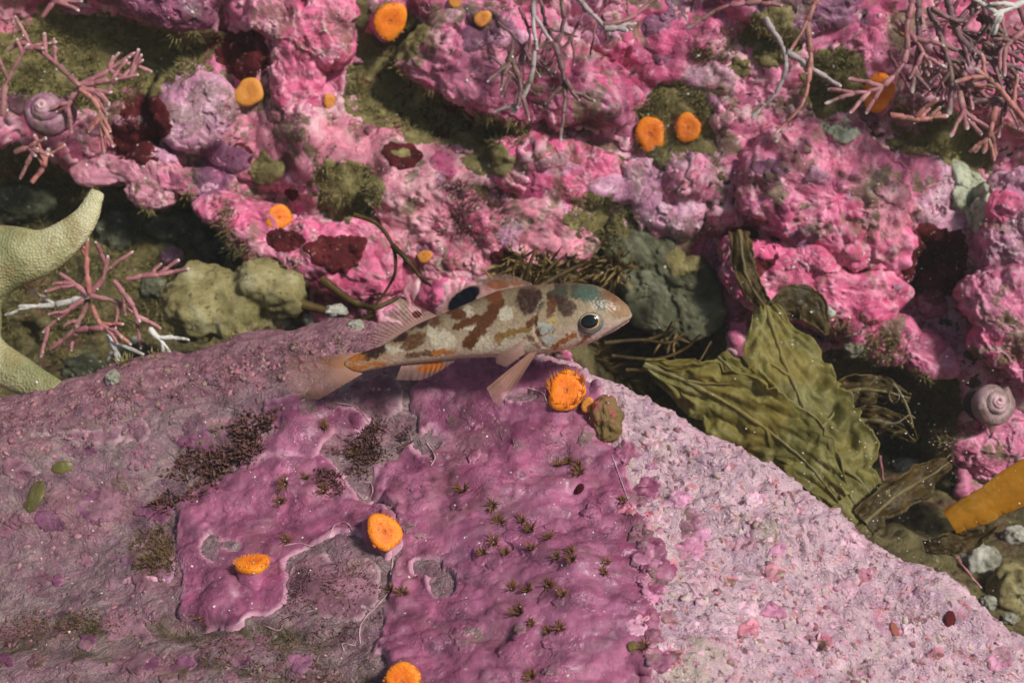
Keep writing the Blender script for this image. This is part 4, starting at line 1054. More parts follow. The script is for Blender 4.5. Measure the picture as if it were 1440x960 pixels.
def blade(name, spine, widths, mat, label, cat="kelp", amp=0.10, waves=9.0, skew=0.6, thick=0.012, nu=170, nv=60, seed=0, rag=0.28, midrib=True, tilt=0.0, roll=0.15, veins=(), cup=0.0):
    """a leafy blade: spine of (px, py, depth), half widths in pixels, corrugated, ragged margins, real thickness"""
    sp = np.array([P(*t) for t in spine]); c = catmull(sp, nu)
    L = np.linspace(0, 1, nu)
    kx = np.linspace(0, 1, len(widths)); hw = np.interp(L, kx, [w * spine[min(k, len(spine) - 1)][2] / FPX for k, w in enumerate(widths)])
    t = np.gradient(c, axis=0); t /= np.linalg.norm(t, axis=1)[:, None]
    view = -FW
    side = np.cross(t, view); side /= np.linalg.norm(side, axis=1)[:, None]
    up = np.cross(side, t)
    up *= np.sign((up * view).sum(1))[:, None]
    side = side * math.cos(tilt) + up * math.sin(tilt)
    up = np.cross(side, t); up *= np.sign((up * view).sum(1))[:, None]
    S = np.linspace(-1, 1, nv)
    def margin(k):
        f = fbm(np.stack([L * 6, 0 * L + k, 0 * L + seed], -1), 3, 700 + seed, 0.5)
        tear = np.clip(fbm(np.stack([L * 14, 0 * L + k + 9, 0 * L + seed], -1), 3, 705 + seed) - 0.12, 0, 1)
        return 1 + rag * f - 2.2 * rag * tear
    r1, r2 = margin(0), margin(5)
    w = np.where(S[None, :] < 0, (hw * r1)[:, None], (hw * r2)[:, None])
    pos = c[:, None, :] + (S[None, :] * w)[..., None] * side[:, None, :]
    uu = L[:, None] * np.ones_like(S)[None, :]; vv = np.ones_like(L)[:, None] * S[None, :]
    wob = fbm(np.stack([uu.ravel() * 3, vv.ravel() * 1.5, 0 * uu.ravel() + seed * 2], -1), 3, 710 + seed).reshape(uu.shape)
    phase = waves * 6.283 * (uu + skew * 0.22 * vv + 0.16 * wob)
    h = amp * np.sin(phase) * sstep(0.06, 0.35, np.abs(vv)) * (0.5 + 0.6 * np.abs(vv)) + 0.35 * amp * wob * 3 + roll * vv ** 2 * wob * 2 + cup * vv ** 2
    h = h + ((0.07 * fbm(pos.reshape(-1, 3) * 2.2, 4, 715 + seed) + 0.03 * fbm(pos.reshape(-1, 3) * 6, 2, 718)).reshape(uu.shape) * (0.25 if amp == 0 else 1.0))
    pos = pos + h[..., None] * up[:, None, :]
    nrm = grid_normals(pos); 
    if (nrm * up[:, None, :]).sum() < 0: nrm = -nrm
    top = (pos + nrm * thick).reshape(-1, 3); bot = (pos - nrm * thick).reshape(-1, 3)
    q = grid_quads(nu, nv); n = nu * nv
    ring = np.concatenate([np.arange(nv), np.arange(1, nu) * nv + nv - 1, (nu - 1) * nv + np.arange(nv - 2, -1, -1), np.arange(nu - 2, 0, -1) * nv])
    r2_ = np.roll(ring, -1)
    qq = np.vstack([q, q[:, ::-1] + n, np.stack([ring, r2_, r2_ + n, ring + n], -1)])
    vein = 0.5 * np.clip(np.sin(phase), 0, 1) ** 4 * 0.0 + sstep(0.985, 1.0, np.abs(vv)) * 0.5
    vein = np.maximum(vein, 0.0).ravel()
    e = empty(name, c[0], label, cat)
    part("blade", e, np.vstack([top, bot]), qq, None, mat, {"vein": np.concatenate([vein, vein])})
    if midrib:
        i = np.linspace(0, nu - 1, nu).astype(int); mid = nv // 2
        path = pos[i, mid] + nrm[i, mid] * (thick * 1.2)
        path = path + 0.05 * np.stack([fbm(path * 1.4, 3, 720 + seed), fbm(path * 1.4, 3, 724 + seed), 0 * path[:, 0]], -1)
        v, q2 = tube_rings(path, np.linspace(0.06, 0.025, nu) * (0.7 + 0.5 * np.abs(fbm(path * 2, 3, 728)) * 3), 7)
        part("midrib", e, v, q2, None, mat, {"vein": np.full(len(v), 0.9)})
    for ve in veins:
        path = np.array([pos[int(a * (nu - 1)), int((b * 0.5 + 0.5) * (nv - 1))] + nrm[int(a * (nu - 1)), int((b * 0.5 + 0.5) * (nv - 1))] * thick for a, b in ve])
        path = catmull(path, 30)
        path = path + 0.06 * np.stack([fbm(path * 2, 3, 730), 0 * path[:, 0], fbm(path * 2, 3, 731)], -1)
        v, q2 = tube_rings(path, np.linspace(0.05, 0.02, 30), 6)
        part("side_vein", e, v, q2, None, mat, {"vein": np.full(len(v), 0.9)})
    return e
blade("kelp", [(1078, 430, 28.2), (1100, 500, 27.6), (1135, 580, 27.0), (1175, 650, 26.5), (1215, 735, 26.0)], [14, 62, 74, 70, 40], KELP, "large wrinkled olive green kelp blade slanting into the crevice", amp=0.085, waves=6.5, seed=1, tilt=0.25, veins=[[(0.35, 0.0), (0.28, 0.4), (0.2, 0.8)], [(0.6, 0.0), (0.55, -0.5), (0.5, -0.85)], [(0.75, 0.05), (0.85, -0.3), (0.95, -0.6)]])
blade("kelp", [(905, 512, 27.2), (985, 545, 27.0), (1060, 590, 26.7), (1130, 645, 26.3), (1180, 705, 25.8)], [8, 42, 56, 48, 20], KELP, "dark wrinkled kelp blade tucked along the boulder's edge", amp=0.085, waves=6, seed=2, tilt=-0.2, veins=[[(0.2, 0.0), (0.3, -0.4), (0.42, -0.8)]])
blade("kelp", [(1010, 502, 27.6), (1035, 525, 27.4), (1070, 550, 27.2), (1100, 575, 27.1)], [16, 24, 22, 10], KELP, "small greyish kelp lobe between the two wrinkled blades", amp=0.06, waves=3, seed=3, nu=70, nv=36)
blade("kelp", [(1040, 325, 29.3), (1046, 370, 29.0), (1058, 405, 28.8), (1078, 436, 28.4)], [16, 16, 14, 12], KELP_B, "narrow brown kelp strip rising from the kelp to the red crust", amp=0.05, waves=2, seed=4, nu=80, nv=26)
blade("kelp", [(1075, 440, 28.6), (1115, 425, 28.6), (1140, 430, 28.5), (1165, 470, 28.2)], [10, 26, 24, 6], KELP_B, "brown translucent kelp flap at the head of the large blade", amp=0.05, waves=2, seed=5, nu=80, nv=30, midrib=False)
blade("kelp", [(1215, 735, 25.9), (1255, 700, 26.2), (1300, 672, 26.6), (1335, 650, 26.8)], [22, 26, 22, 8], KELP_B, "dark brown kelp blade in the shade below the pale stone", amp=0.05, waves=3, seed=6, nu=90, nv=34)
blade("kelp", [(1165, 560, 28.0), (1205, 548, 27.9), (1245, 550, 27.8), (1280, 560, 27.6)], [18, 22, 18, 6], KELP_B, "brown kelp shred beneath the thin curled strand", amp=0.06, waves=4, seed=7, nu=80, nv=30)
blade("kelp", [(1180, 600, 27.8), (1220, 590, 27.6), (1262, 598, 27.5), (1288, 620, 27.3)], [14, 20, 16, 5], KELP_B, "lower brown kelp shred right of the large blade", amp=0.06, waves=4, seed=8, nu=80, nv=30)
blade("kelp_stipe", [(1337, 737, 25.0), (1370, 719, 24.9), (1410, 698, 24.8), (1480, 660, 24.6), (1580, 600, 24.3)], [17, 23, 27, 30, 32], STIPE, "bright yellow kelp stipe entering from the right edge", amp=0.0, waves=1, seed=9, nu=110, nv=40, thick=0.04, rag=0.12, midrib=False, roll=0.05, cup=-0.13)
blade("kelp", [(1300, 770, 25.2), (1330, 764, 25.1), (1365, 758, 25.0), (1400, 738, 24.9)], [8, 16, 14, 3], KELP_B, "brown flap hanging under the yellow stipe", amp=0.02, waves=2, seed=10, nu=70, nv=28, midrib=False)
# thin curled strands
STRAND = kelp_mat("pale_strand", (0.22, 0.19, 0.10), (0.30, 0.26, 0.16), (0.38, 0.34, 0.22))
def strand(name, line, depth, r, mat, label, cat="seaweed", jit=0.2, seed=0, group=None):
    r_ = np.random.default_rng(seed)
    p = np.array([P(x, y, depth + r_.uniform(-jit, jit)) for x, y in line]); p = catmull(p, 14 * len(line))
    rad = np.linspace(1.0, 0.45, len(p)) * r * (1 + 0.15 * fbm(p * 3, 2, seed))
    v, q = tube_rings(p, rad, 8)
    ob = link(name, mesh_np(name, v - p[0], q, attrs={"vein": np.zeros(len(v))}), mat, None, Vector(p[0].tolist()))
    return tag(ob, label, cat, group)
strand("curled_strand", [(1284, 604), (1279, 582), (1270, 560), (1256, 540), (1250, 555), (1256, 566), (1264, 560), (1262, 545)], 27.3, 0.035, STRAND, "thin pale strand curled into a hook in the dark crevice")
strand("forked_strand", [(1244, 596), (1262, 594), (1278, 584), (1287, 588)], 27.3, 0.03, STRAND, "short pale strand lying under the curled hook")
strand("brown_frond", [(498, 302), (530, 315), (552, 345), (556, 380), (545, 405), (520, 440)], 28.9, 0.06, KELP_B, "thick dark brown frond arching above the tail fin")
strand("brown_frond", [(452, 392), (478, 412), (505, 428), (530, 432), (560, 418)], 28.3, 0.11, KELP_B, "brown frond lying flat above the tail fin", seed=2)
strand("brown_frond", [(425, 428), (462, 438), (500, 452), (525, 442)], 28.3, 0.12, KELP_B, "dark brown frond beside the yellow sponge", seed=3)
strand("brown_frond", [(552, 345), (572, 365), (590, 388), (606, 402)], 28.5, 0.07, KELP_B, "thin brown frond between tiny cup coral and tail", seed=4)
for k, (ln, rr) in enumerate([([(735, 402), (745, 372), (752, 352)], 0.06), ([(760, 402), (790, 385), (820, 372), (858, 358)], 0.066), ([(790, 402), (812, 392), (838, 376)], 0.054), ([(722, 400), (722, 380), (726, 366)], 0.042), ([(748, 405), (770, 380), (784, 366)], 0.05)]):
    strand("brown_frond", ln, 27.2, rr, KELP_B, ["upright brown frond tip just behind the fish's back", "longest brown frond slanting up behind the fish's head", "short brown frond directly behind the fish's head", "smallest brown frond tip behind the fish's back", "curved brown frond between two others behind the fish"][k], seed=10 + k, group="brown fronds behind the fish")
for k, (ln, dp) in enumerate([([(850, 482), (900, 478), (940, 482), (960, 470)], 27.6), ([(860, 500), (920, 505), (960, 492), (985, 470)], 27.5), ([(880, 520), (930, 520), (975, 515), (1000, 480)], 27.4), ([(905, 480), (935, 468), (945, 452)], 27.7)]):
    strand("brown_frond", ln, dp, 0.05, KELP_B, ["uppermost brown frond trailing from the fish's chin", "second brown frond trailing below the fish's chin", "lowest brown frond against the boulder's edge by the kelp", "short brown frond under the grey green rock"][k], seed=20 + k, group="brown fronds below the chin")

# ---------------------------------------------------------------- starfish
def skin_body(name, chains, mat, voxel=0.07, smooth=6, flat=None):
    """joins swept tubes and remeshes them to one continuous skin; chains: (path, radii, flatten)"""
    mb = MB()
    for path, rad, fl in chains:
        path = catmull(np.array(path, float), 40); rad = np.interp(np.linspace(0, 1, 40), np.linspace(0, 1, len(rad)), rad)
        v, q = tube_rings(path, rad, 20, up=flat, flat=fl)
        n = len(v); v = np.vstack([v, path[:1], path[-1:]])
        t = [(n, (k + 1) % 20, k) for k in range(20)] + [(n + 1, n - 20 + k, n - 20 + (k + 1) % 20) for k in range(20)]
        mb.add(v, q, t)
    v, q, t, _ = mb.get()
    me = mesh_np("tmp", v, q, t); o = link("tmp", me, None)
    m = o.modifiers.new("r", 'REMESH'); m.mode = 'VOXEL'; m.voxel_size = voxel
    m = o.modifiers.new("s", 'SMOOTH'); m.iterations = smooth; m.factor = 0.6
    dg = bpy.context.evaluated_depsgraph_get()
    out = bpy.data.meshes.new_from_object(o.evaluated_get(dg))
    bpy.data.objects.remove(o)
    co = np.zeros(len(out.vertices) * 3, np.float32); out.vertices.foreach_get("co", co); co = co.reshape(-1, 3)
    return out, co

STAR = NT("starfish_skin")
v1 = STAR.voro(15, 'F1', 0, 0.8); v2 = STAR.voro(15, 'DISTANCE_TO_EDGE', 0, 0.8)
_c = STAR.ramp(STAR.noise(0.6, 5, 0.6), [(0.38, (0.20, 0.20, 0.085)), (0.5, (0.36, 0.34, 0.165)), (0.62, (0.52, 0.48, 0.28))])
_c = STAR.mix(STAR.ramp(v2, [(0.0, 0.5), (0.14, 0.0)]), _c, (0.17, 0.145, 0.06))
_c = STAR.mix(STAR.math('MULTIPLY', STAR.ramp(STAR.noise(1.6, 6, 0.6, 0, 12), [(0.55, 0.0), (0.62, 1.0)]), 0.6), _c, (0.24, 0.18, 0.07))
STAR = STAR.done(_c, 0.55, STAR.bump(STAR.ramp(v1, [(0.0, 1.0), (0.6, 0.0)]), 0.45, 0.06, STAR.bump(STAR.noise(3, 6, 0.6), 0.25, 0.2)), 0.3)
DS = 27.6
ctr = P(-70, 395, DS + 0.2)
def starpath(*pts): return [P(x, y, d) for x, y, d in pts]
chains = [
    (starpath((-70, 395, DS), (0, 365, DS - 0.25), (66, 352, DS - 0.35), (116, 312, DS - 0.3), (138, 268, DS - 0.1)), [1.1, 0.80, 0.50, 0.32, 0.18], 0.55),
    (starpath((-70, 395, DS), (-45, 450, DS - 0.2), (-22, 495, DS - 0.4), (30, 528, DS - 0.7), (84, 552, DS - 0.9)), [1.1, 0.8, 0.50, 0.42, 0.26], 0.62),
    (starpath((-70, 395, DS), (-120, 300, DS), (-130, 200, DS + 0.3), (-110, 110, DS + 0.5)), [1.2, 0.9, 0.6, 0.28], 0.62),
    (starpath((-70, 395, DS), (-180, 400, DS), (-280, 370, DS + 0.1), (-360, 380, DS + 0.3)), [1.2, 0.9, 0.6, 0.28], 0.62),
    (starpath((-70, 395, DS), (-140, 480, DS), (-220, 560, DS), (-260, 640, DS)), [1.2, 0.9, 0.6, 0.28], 0.62),
    (starpath((-120, 420, DS + 0.1), (-70, 395, DS), (-15, 395, DS - 0.1), (15, 390, DS)), [0.5, 1.1, 0.7, 0.3], 0.55)]
me, co = skin_body("starfish", chains, STAR, 0.06, 8, flat=-FW)
star_o = link("starfish", me, STAR, None)
me.transform(__import__("mathutils").Matrix.Translation(Vector((-ctr).tolist()))); star_o.location = Vector(ctr.tolist())
for p_ in me.polygons: p_.use_smooth = True
tag(star_o, "pale yellow green starfish reaching in from the left edge", "starfish")

# ---------------------------------------------------------------- yellow sponge lumps, silt
SPONGE = NT("yellow_sponge")
_c = SPONGE.ramp(SPONGE.noise(1.5, 8, 0.66), [(0.3, (0.13, 0.11, 0.035)), (0.5, (0.29, 0.245, 0.105)), (0.68, (0.46, 0.42, 0.24))])
_c = SPONGE.mix(SPONGE.ramp(SPONGE.noise(7, 4, 0.6, 0, 3), [(0.33, 0.8), (0.42, 0.0)]), _c, (0.07, 0.05, 0.02))
SPONGE = SPONGE.done(_c, 0.8, SPONGE.bump(SPONGE.noise(8, 7, 0.72), 0.7, 0.14), 0.15)
DD = 29.1
sc = P(330, 430, DD)
spchains = [(starpath((250, 410, DD + 0.2), (275, 440, DD - 0.2), (275, 480, DD)), [0.55, 0.72, 0.4], 0.9),
            (starpath((260, 390, DD + 0.4), (320, 420, DD + 0.1), (330, 460, DD - 0.2), (330, 485, DD)), [0.5, 0.6, 0.62, 0.3], 0.9),
            (starpath((340, 420, DD + 0.3), (365, 395, DD - 0.1), (378, 400, DD)), [0.5, 0.62, 0.4], 0.9),
            (starpath((360, 410, DD + 0.2), (400, 415, DD - 0.1), (412, 440, DD)), [0.5, 0.6, 0.3], 0.9),
            (starpath((300, 430, DD + 0.5), (350, 440, DD + 0.5), (390, 440, DD + 0.4)), [0.6, 0.7, 0.5], 0.9)]
me, co = skin_body("sponge", spchains, SPONGE, 0.07, 5)
nv = np.zeros(len(me.vertices) * 3, np.float32); me.vertices.foreach_get("normal", nv); nv = nv.reshape(-1, 3)
co = co + (0.26 * fbm(co * 1.5, 4, 801) + 0.09 * fbm(co * 5, 3, 805))[:, None] * nv
me.vertices.foreach_set("co", (co - sc).astype(np.float32).ravel())
for p_ in me.polygons: p_.use_smooth = True
sp_o = link("sponge", me, SPONGE, None, Vector(sc.tolist()))
tag(sp_o, "lumpy mustard coloured sponge on the crevice floor, left of the tail", "sponge")

# stones lying about
STONE = NT("pale_stone")
_c = STONE.ramp(STONE.noise(1.8, 8, 0.66), [(0.3, (0.11, 0.105, 0.075)), (0.5, (0.27, 0.26, 0.20)), (0.68, (0.52, 0.50, 0.42))])
_c = STONE.mix(STONE.ramp(STONE.noise(1.1, 8, 0.7, 0, 5), [(0.52, 0.0), (0.6, 0.8)]), _c, (0.13, 0.11, 0.05))
STONE = STONE.done(_c, 0.7, STONE.bump(STONE.noise(6, 7, 0.7), 0.5, 0.12), 0.2)
SILT = NT("silt_stone")
_c = SILT.ramp(SILT.noise(1.6, 8, 0.68), [(0.3, (0.035, 0.04, 0.02)), (0.5, (0.10, 0.10, 0.06)), (0.66, (0.19, 0.19, 0.12))])
_c = SILT.mix(SILT.ramp(SILT.noise(6, 5, 0.6, 0, 5), [(0.6, 0.0), (0.66, 0.7)]), _c, (0.42, 0.4, 0.28))
SILT = SILT.done(_c, 0.8, SILT.bump(SILT.noise(7, 8, 0.72), 0.7, 0.15), 0.15)
STONES = [(250, 320, 45, 30, SILT, "dark silty stone above the yellow sponge"), (165, 330, 28, 34, SILT, "dark stone right of the starfish arm tip"), (300, 355, 30, 26, SILT, "greenish silty stone between sponge and pink rock"),
          (242, 362, 15, 14, LILAC, "small pink and white pebble above the sponge"), (215, 405, 20, 16, SILT, "small brown stone among the pink twigs"), (395, 462, 26, 16, STONE, "pale stone wedged under the sponge"),
          (30, 285, 50, 30, SILT, "dark stone behind the starfish arm"), (195, 500, 26, 16, SILT, "dark green stone below the pink twigs"), (118, 520, 28, 22, SILT, "dark stone between the starfish and the twigs"), (160, 532, 11, 11, STONE, "white pebble beside the boulder's left rim"), (192, 482, 9, 9, STONE, "tiny white pebble under the pink twigs"),
          (472, 437, 16, 9, STONE, "pale cream pebble in the crook of the brown fronds"), (500, 458, 12, 8, STONE, "small cream pebble left of the tail's upper fin"), (440, 450, 14, 9, STONE, "flat white pebble beside the sponge"),
          (1278, 655, 24, 12, STONE, "white chip of stone between kelp and yellow stipe"), (1388, 848, 13, 12, STONE, "white pebble at the boulder's lower right rim"), (1420, 870, 12, 8, STONE, "elongated white pebble at the lower right rim"),
          (1375, 795, 30, 34, STONE, "grey stone under the brown flap by the stipe"), (1432, 755, 22, 16, STONE, "cream stone at the right edge below the yellow stipe"), (1425, 830, 34, 36, SPONGE, "pale mustard stone in the lower right corner of the crevice"),
          (1200, 490, 14, 12, STONE, "small pale stone right of the kelp's head"), (1165, 440, 10, 8, STONE, "tiny white pebble above the kelp's right margin"), (1310, 425, 20, 24, PINK, "pebble with pink rim beside the wine red crust"), (1240, 620, 22, 14, SILT, "brown stone at the kelp shreds")]
for k, (x, y, rx, ry, mt, lb) in enumerate(STONES):
    blob("pebble" if rx < 20 else "stone", x, y, rx, ry, 0.9 * min(rx, ry), mt, lb, "stone", 0.55, 1.5, 40 + k, n_th=56, n_ph=36)

# ---------------------------------------------------------------- snails
def shell_mat(name, a, b, c):
    m = NT(name)
    cc = m.ramp(m.noise(2.4, 5, 0.62), [(0.38, a), (0.5, b), (0.6, c)])
    cc = m.mix(m.math('MULTIPLY', m.ramp(m.noise(1.5, 6, 0.7, 0, 27), [(0.52, 0.0), (0.58, 1.0)]), 0.7), cc, (0.14, 0.11, 0.06))
    cc = m.mix(m.attr("apex"), cc, (0.60, 0.36, 0.38))
    cc = m.mix(m.math('MULTIPLY', m.attr("band"), 0.6), cc, tuple(0.35 * x for x in a))
    return m.done(cc, 0.5, m.bump(m.noise(9, 6, 0.65), 0.4, 0.08), 0.35)
SH1 = shell_mat("purple_shell", (0.16, 0.06, 0.10), (0.26, 0.11, 0.16), (0.38, 0.22, 0.25))
SH2 = shell_mat("grey_pink_shell", (0.20, 0.13, 0.11), (0.30, 0.19, 0.18), (0.42, 0.28, 0.28))
FOOT = NT("snail_foot"); FOOT = FOOT.done((0.03, 0.018, 0.015), 0.5, FOOT.bump(FOOT.noise(6), 0.4, 0.1), 0.3)
def snail(px, py, r_px, axis_dir, mat, label, depth=None, turns=3.6, high=0.95):
    """top shell: a coiled tube of growing whorls, seen from the spire"""
    if depth is None:
        p, n, d = hit(px, py); d -= 0.3
    else: d = depth
    u = d / FPX; r = r_px * u
    a, b, n = basis(np.asarray(axis_dir, float))
    c = P(px, py, d)
    root = empty("snail", c - n * r * 0.6, label, "snail", "snails")
    nt = 260; ns = 26
    t = np.linspace(0, turns, nt); g = (0.36 ** (turns - t)) 
    g = np.exp((t - turns) * 0.52)
    s = np.linspace(0, 2 * np.pi, ns, endpoint=False)
    ang = t * 2 * np.pi
    cr = 0.56 * r * g; zz = high * r * (1 - g) * 1.05 - 0.2 * r
    tr = 0.50 * r * g
    dirv = np.cos(ang)[:, None] * a + np.sin(ang)[:, None] * b
    v = c + cr[:, None, None] * dirv[:, None, :] + zz[:, None, None] * n + tr[:, None, None] * (np.cos(s)[None, :, None] * dirv[:, None, :] + 1.05 * np.sin(s)[None, :, None] * n)
    v = v.reshape(-1, 3) + (0.17 * r * fbm(v.reshape(-1, 3) * 2.5, 5, 820))[:, None] * n
    apex = np.repeat(sstep(0.42, 0.2, g), ns); band = np.tile(np.clip(np.cos(s * 7), 0, 1) ** 3 * 0.6, nt)
    v2 = np.vstack([v, c + cr[-1] * dirv[-1] + zz[-1] * n]); m_ = len(v)
    tris = [(m_, m_ - ns + (k + 1) % ns, m_ - ns + k) for k in range(ns)]
    part("shell", root, v2, grid_quads_wrap(nt, ns), tris, mat, {"apex": np.append(apex, 0), "band": np.append(band, 0)})
    ph = np.linspace(0.02, np.pi - 0.02, 18); th = np.linspace(0, 2 * np.pi, 32, endpoint=False)
    T, H = np.meshgrid(th, ph, indexing='ij')
    v = c - n * r * 0.45 + (np.cos(T) * np.sin(H))[..., None] * a * r * 0.85 + (np.sin(T) * np.sin(H))[..., None] * b * r * 0.7 + np.cos(H)[..., None] * n * r * 0.3
    part("foot", root, v.reshape(-1, 3), grid_quads(32, 18, True), None, FOOT)
    return root
def grid_quads_wrap(nu, nv):
    i = np.arange(nu - 1)[:, None]; j = np.arange(nv)[None, :]; j2 = (j + 1) % nv
    return np.stack([i * nv + j, (i + 1) * nv + j, (i + 1) * nv + j2, i * nv + j2], -1).reshape(-1, 4)
snail(66, 158, 39, -FW + np.array([0.05, 0, 0.25]), SH1, "purple snail under jointed seaweed in the upper left", 29.8)
snail(1393, 566, 37, -FW + np.array([0.18, 0, 0.18]), SH2, "grey pink top snail sitting on the cobble at right", 28.0)

# ---------------------------------------------------------------- chitons, red beads
def oval(px, py, rx, ry, rot, mat, label, cat, name, h=0.4, seed=0, group=None):
    p, n, d = hit(px, py); u = d / FPX
    n0 = n
    view = (CAM - p) / np.linalg.norm(CAM - p)
    ca, sa = math.cos(rot), math.sin(rot)
    a = RT * ca + UP * sa; a = a - n * (a @ n); a /= np.linalg.norm(a); b = np.cross(n, a)
    ph = np.linspace(0.02, np.pi * 0.62, 22); th = np.linspace(0, 2 * np.pi, 44, endpoint=False)
    T, H = np.meshgrid(th, ph, indexing='ij')
    ridge = 1 + 0.05 * np.cos(np.cos(T) * np.sin(H) * 9)
    v = (np.cos(T) * np.sin(H) * rx * u)[..., None] * a + (np.sin(T) * np.sin(H) * ry * u / max(0.45, abs(n @ view)))[..., None] * b + (np.cos(H) * ridge * ry * u * h)[..., None] * n
    ob = link(name, mesh_np(name, v.reshape(-1, 3), grid_quads(44, 22, True), attrs={"edge": np.zeros(44 * 22)}), mat, None, Vector(p.tolist()))
    return tag(ob, label, cat, group)
GREEN = NT("olive_shell"); GREEN = GREEN.done(GREEN.ramp(GREEN.noise(3, 6, 0.6), [(0.3, (0.07, 0.06, 0.012)), (0.65, (0.17, 0.155, 0.045))]), 0.4, GREEN.bump(GREEN.noise(8), 0.3, 0.08), 0.4)
oval(46, 699, 25, 12, 0.35, GREEN, "olive green oval limpet on the boulder's left side", "limpet", "limpet")
oval(87, 657, 15, 9, 0.2, GREEN, "small brownish limpet above the olive green one", "limpet", "limpet", seed=1)
oval(813, 687, 10, 6, -0.2, MAROON, "dark red oval chiton on the magenta crust's right part", "chiton", "chiton")
oval(1337, 875, 14, 9, 0.3, MAROON, "dark red chiton on the sunlit side of the boulder", "chiton", "chiton")
oval(1258, 886, 7, 9, 0.2, BALL, "tiny brown limpet left of the dark red chiton", "limpet", "limpet")
oval(890, 909, 9, 8, 0.2, BALL, "tiny brown limpet near the bottom right of the magenta crust", "limpet", "limpet")

# ---------------------------------------------------------------- tube worms with brown tentacle crowns
WORM = turf_mat("worm_tentacle", (0.07, 0.03, 0.012), (0.26, 0.13, 0.05))
HOLE = NT("worm_tube"); HOLE = HOLE.done((0.035, 0.012, 0.01), 0.7, None, 0.1)
def worm(px, py, r_px, label, seed):
    r = np.random.default_rng(900 + seed)
    p, n, d = hit(px, py); u = d / FPX; R = r_px * u
    a, b, n = basis(0.8 * n + 0.2 * np.array([0, -0.3, 1.0]))
    root = empty("tube_worm", p, label, "tube worm", "tube worms on the magenta crust")
    th = np.linspace(0, 2 * np.pi, 16, endpoint=False)
    prof = [(0.42, -0.05), (0.36, 0.10), (0.26, 0.12), (0.2, 0.02), (0.02, -0.02)]
    v = np.array([[p + R * pr * (math.cos(t) * a + math.sin(t) * b) + R * z * n for pr, z in prof] for t in th]).reshape(-1, 3)
    part("tube", root, v, grid_quads(16, len(prof), True), None, HOLE)
    mb = MB()
    for k in range(r.integers(22, 36)):
        t = r.uniform(0, 6.283); ou = math.cos(t) * a + math.sin(t) * b
        s0 = p + ou * R * 0.2; L = R * r.uniform(0.6, 1.15)
        dv = n * r.uniform(0.5, 1.2) + ou * r.uniform(0.3, 1.0); dv /= np.linalg.norm(dv)
        pts = [s0, s0 + dv * L * 0.5, s0 + dv * L + ou * L * 0.15 - n * 0.05 * L]
        v, q = tube_rings(pts, [0.011, 0.009, 0.003], 4); mb.add(v, q, tip=np.repeat([0, 0.5, 1.0], 4))
    v, q, t, at = mb.get()
    tag(part("tentacles", root, v, q, None, WORM, at), kind="stuff")
WORMS = [(651, 688, 15), (692, 711, 12), (702, 735, 14), (733, 733, 11), (745, 745, 13), (770, 757, 12), (694, 762, 13), (680, 778, 11), (711, 778, 10), (748, 772, 13), (782, 784, 10), (803, 776, 9), (804, 788, 12), (720, 828, 12), (744, 830, 13), (770, 824, 13), (790, 836, 10),
         (731, 862, 15), (747, 876, 8), (770, 888, 10), (786, 884, 12), (906, 909, 12), (748, 952, 12), (566, 835, 13), (550, 828, 9), (393, 706, 12), (455, 600, 12), (400, 680, 13), (430, 672, 10), (402, 760, 12), (785, 655, 11), (815, 665, 13), (812, 655, 10), (800, 650, 9), (875, 705, 9), (852, 790, 9), (850, 805, 8), (455, 690, 11), (380, 592, 10), (500, 640, 12)]
ORD = "first second third fourth fifth sixth seventh eighth ninth tenth eleventh twelfth thirteenth fourteenth fifteenth sixteenth".split()
def where(x, y):
    if x < 520: return "on the left magenta plate"
    if y < 670: return "at the top of the large crust"
    if y < 800: return "in the large crust's middle cluster"
    return "in the large crust's lower rows"
for k, (x, y, r_) in enumerate(WORMS):
    same = sorted((a, b) for a, b, _ in WORMS if where(a, b) == where(x, y))
    worm(x, y, r_, "brown tufted tube worm, " + ORD[same.index((x, y))] + " from the left " + where(x, y), k)
# pale lifted rims and white worm casts on the boulder
RIM = NT("pale_rim"); RIM = RIM.done(RIM.ramp(RIM.noise(5, 5, 0.6), [(0.35, (0.30, 0.14, 0.17)), (0.6, (0.48, 0.32, 0.32))]), 0.6, None, 0.3)
for k, ln in enumerate([[(553, 775), (551, 800), (548, 828), (532, 850), (514, 868), (506, 885), (507, 905)], [(398, 768), (420, 764), (442, 767), (462, 752), (472, 738), (488, 736), (498, 750)], [(500, 690), (512, 702), (524, 694), (522, 680), (512, 678)],
                         [(742, 545), (762, 552), (770, 568)], [(500, 908), (482, 905), (484, 915)], [(375, 880), (392, 886), (398, 878)], [(600, 622), (612, 642), (606, 655)], [(860, 640), (872, 672), (884, 705), (898, 722)], [(470, 566), (500, 572), (518, 592)]]):
    pts = []
    for x, y in catmull(np.array(ln, float), 10 * len(ln)):
        p, n, d = hit(x, y); pts.append(p + 0.012 * n)
    pts = np.array(pts); pts[1:-1] = (pts[:-2] + pts[1:-1] + pts[2:]) / 3
    v, q = tube_rings(pts, 0.015 * (0.6 + 0.5 * np.abs(np.sin(np.linspace(0, 9, len(pts))))), 6)
    part("crust_rim", bould, v, q, None, RIM)

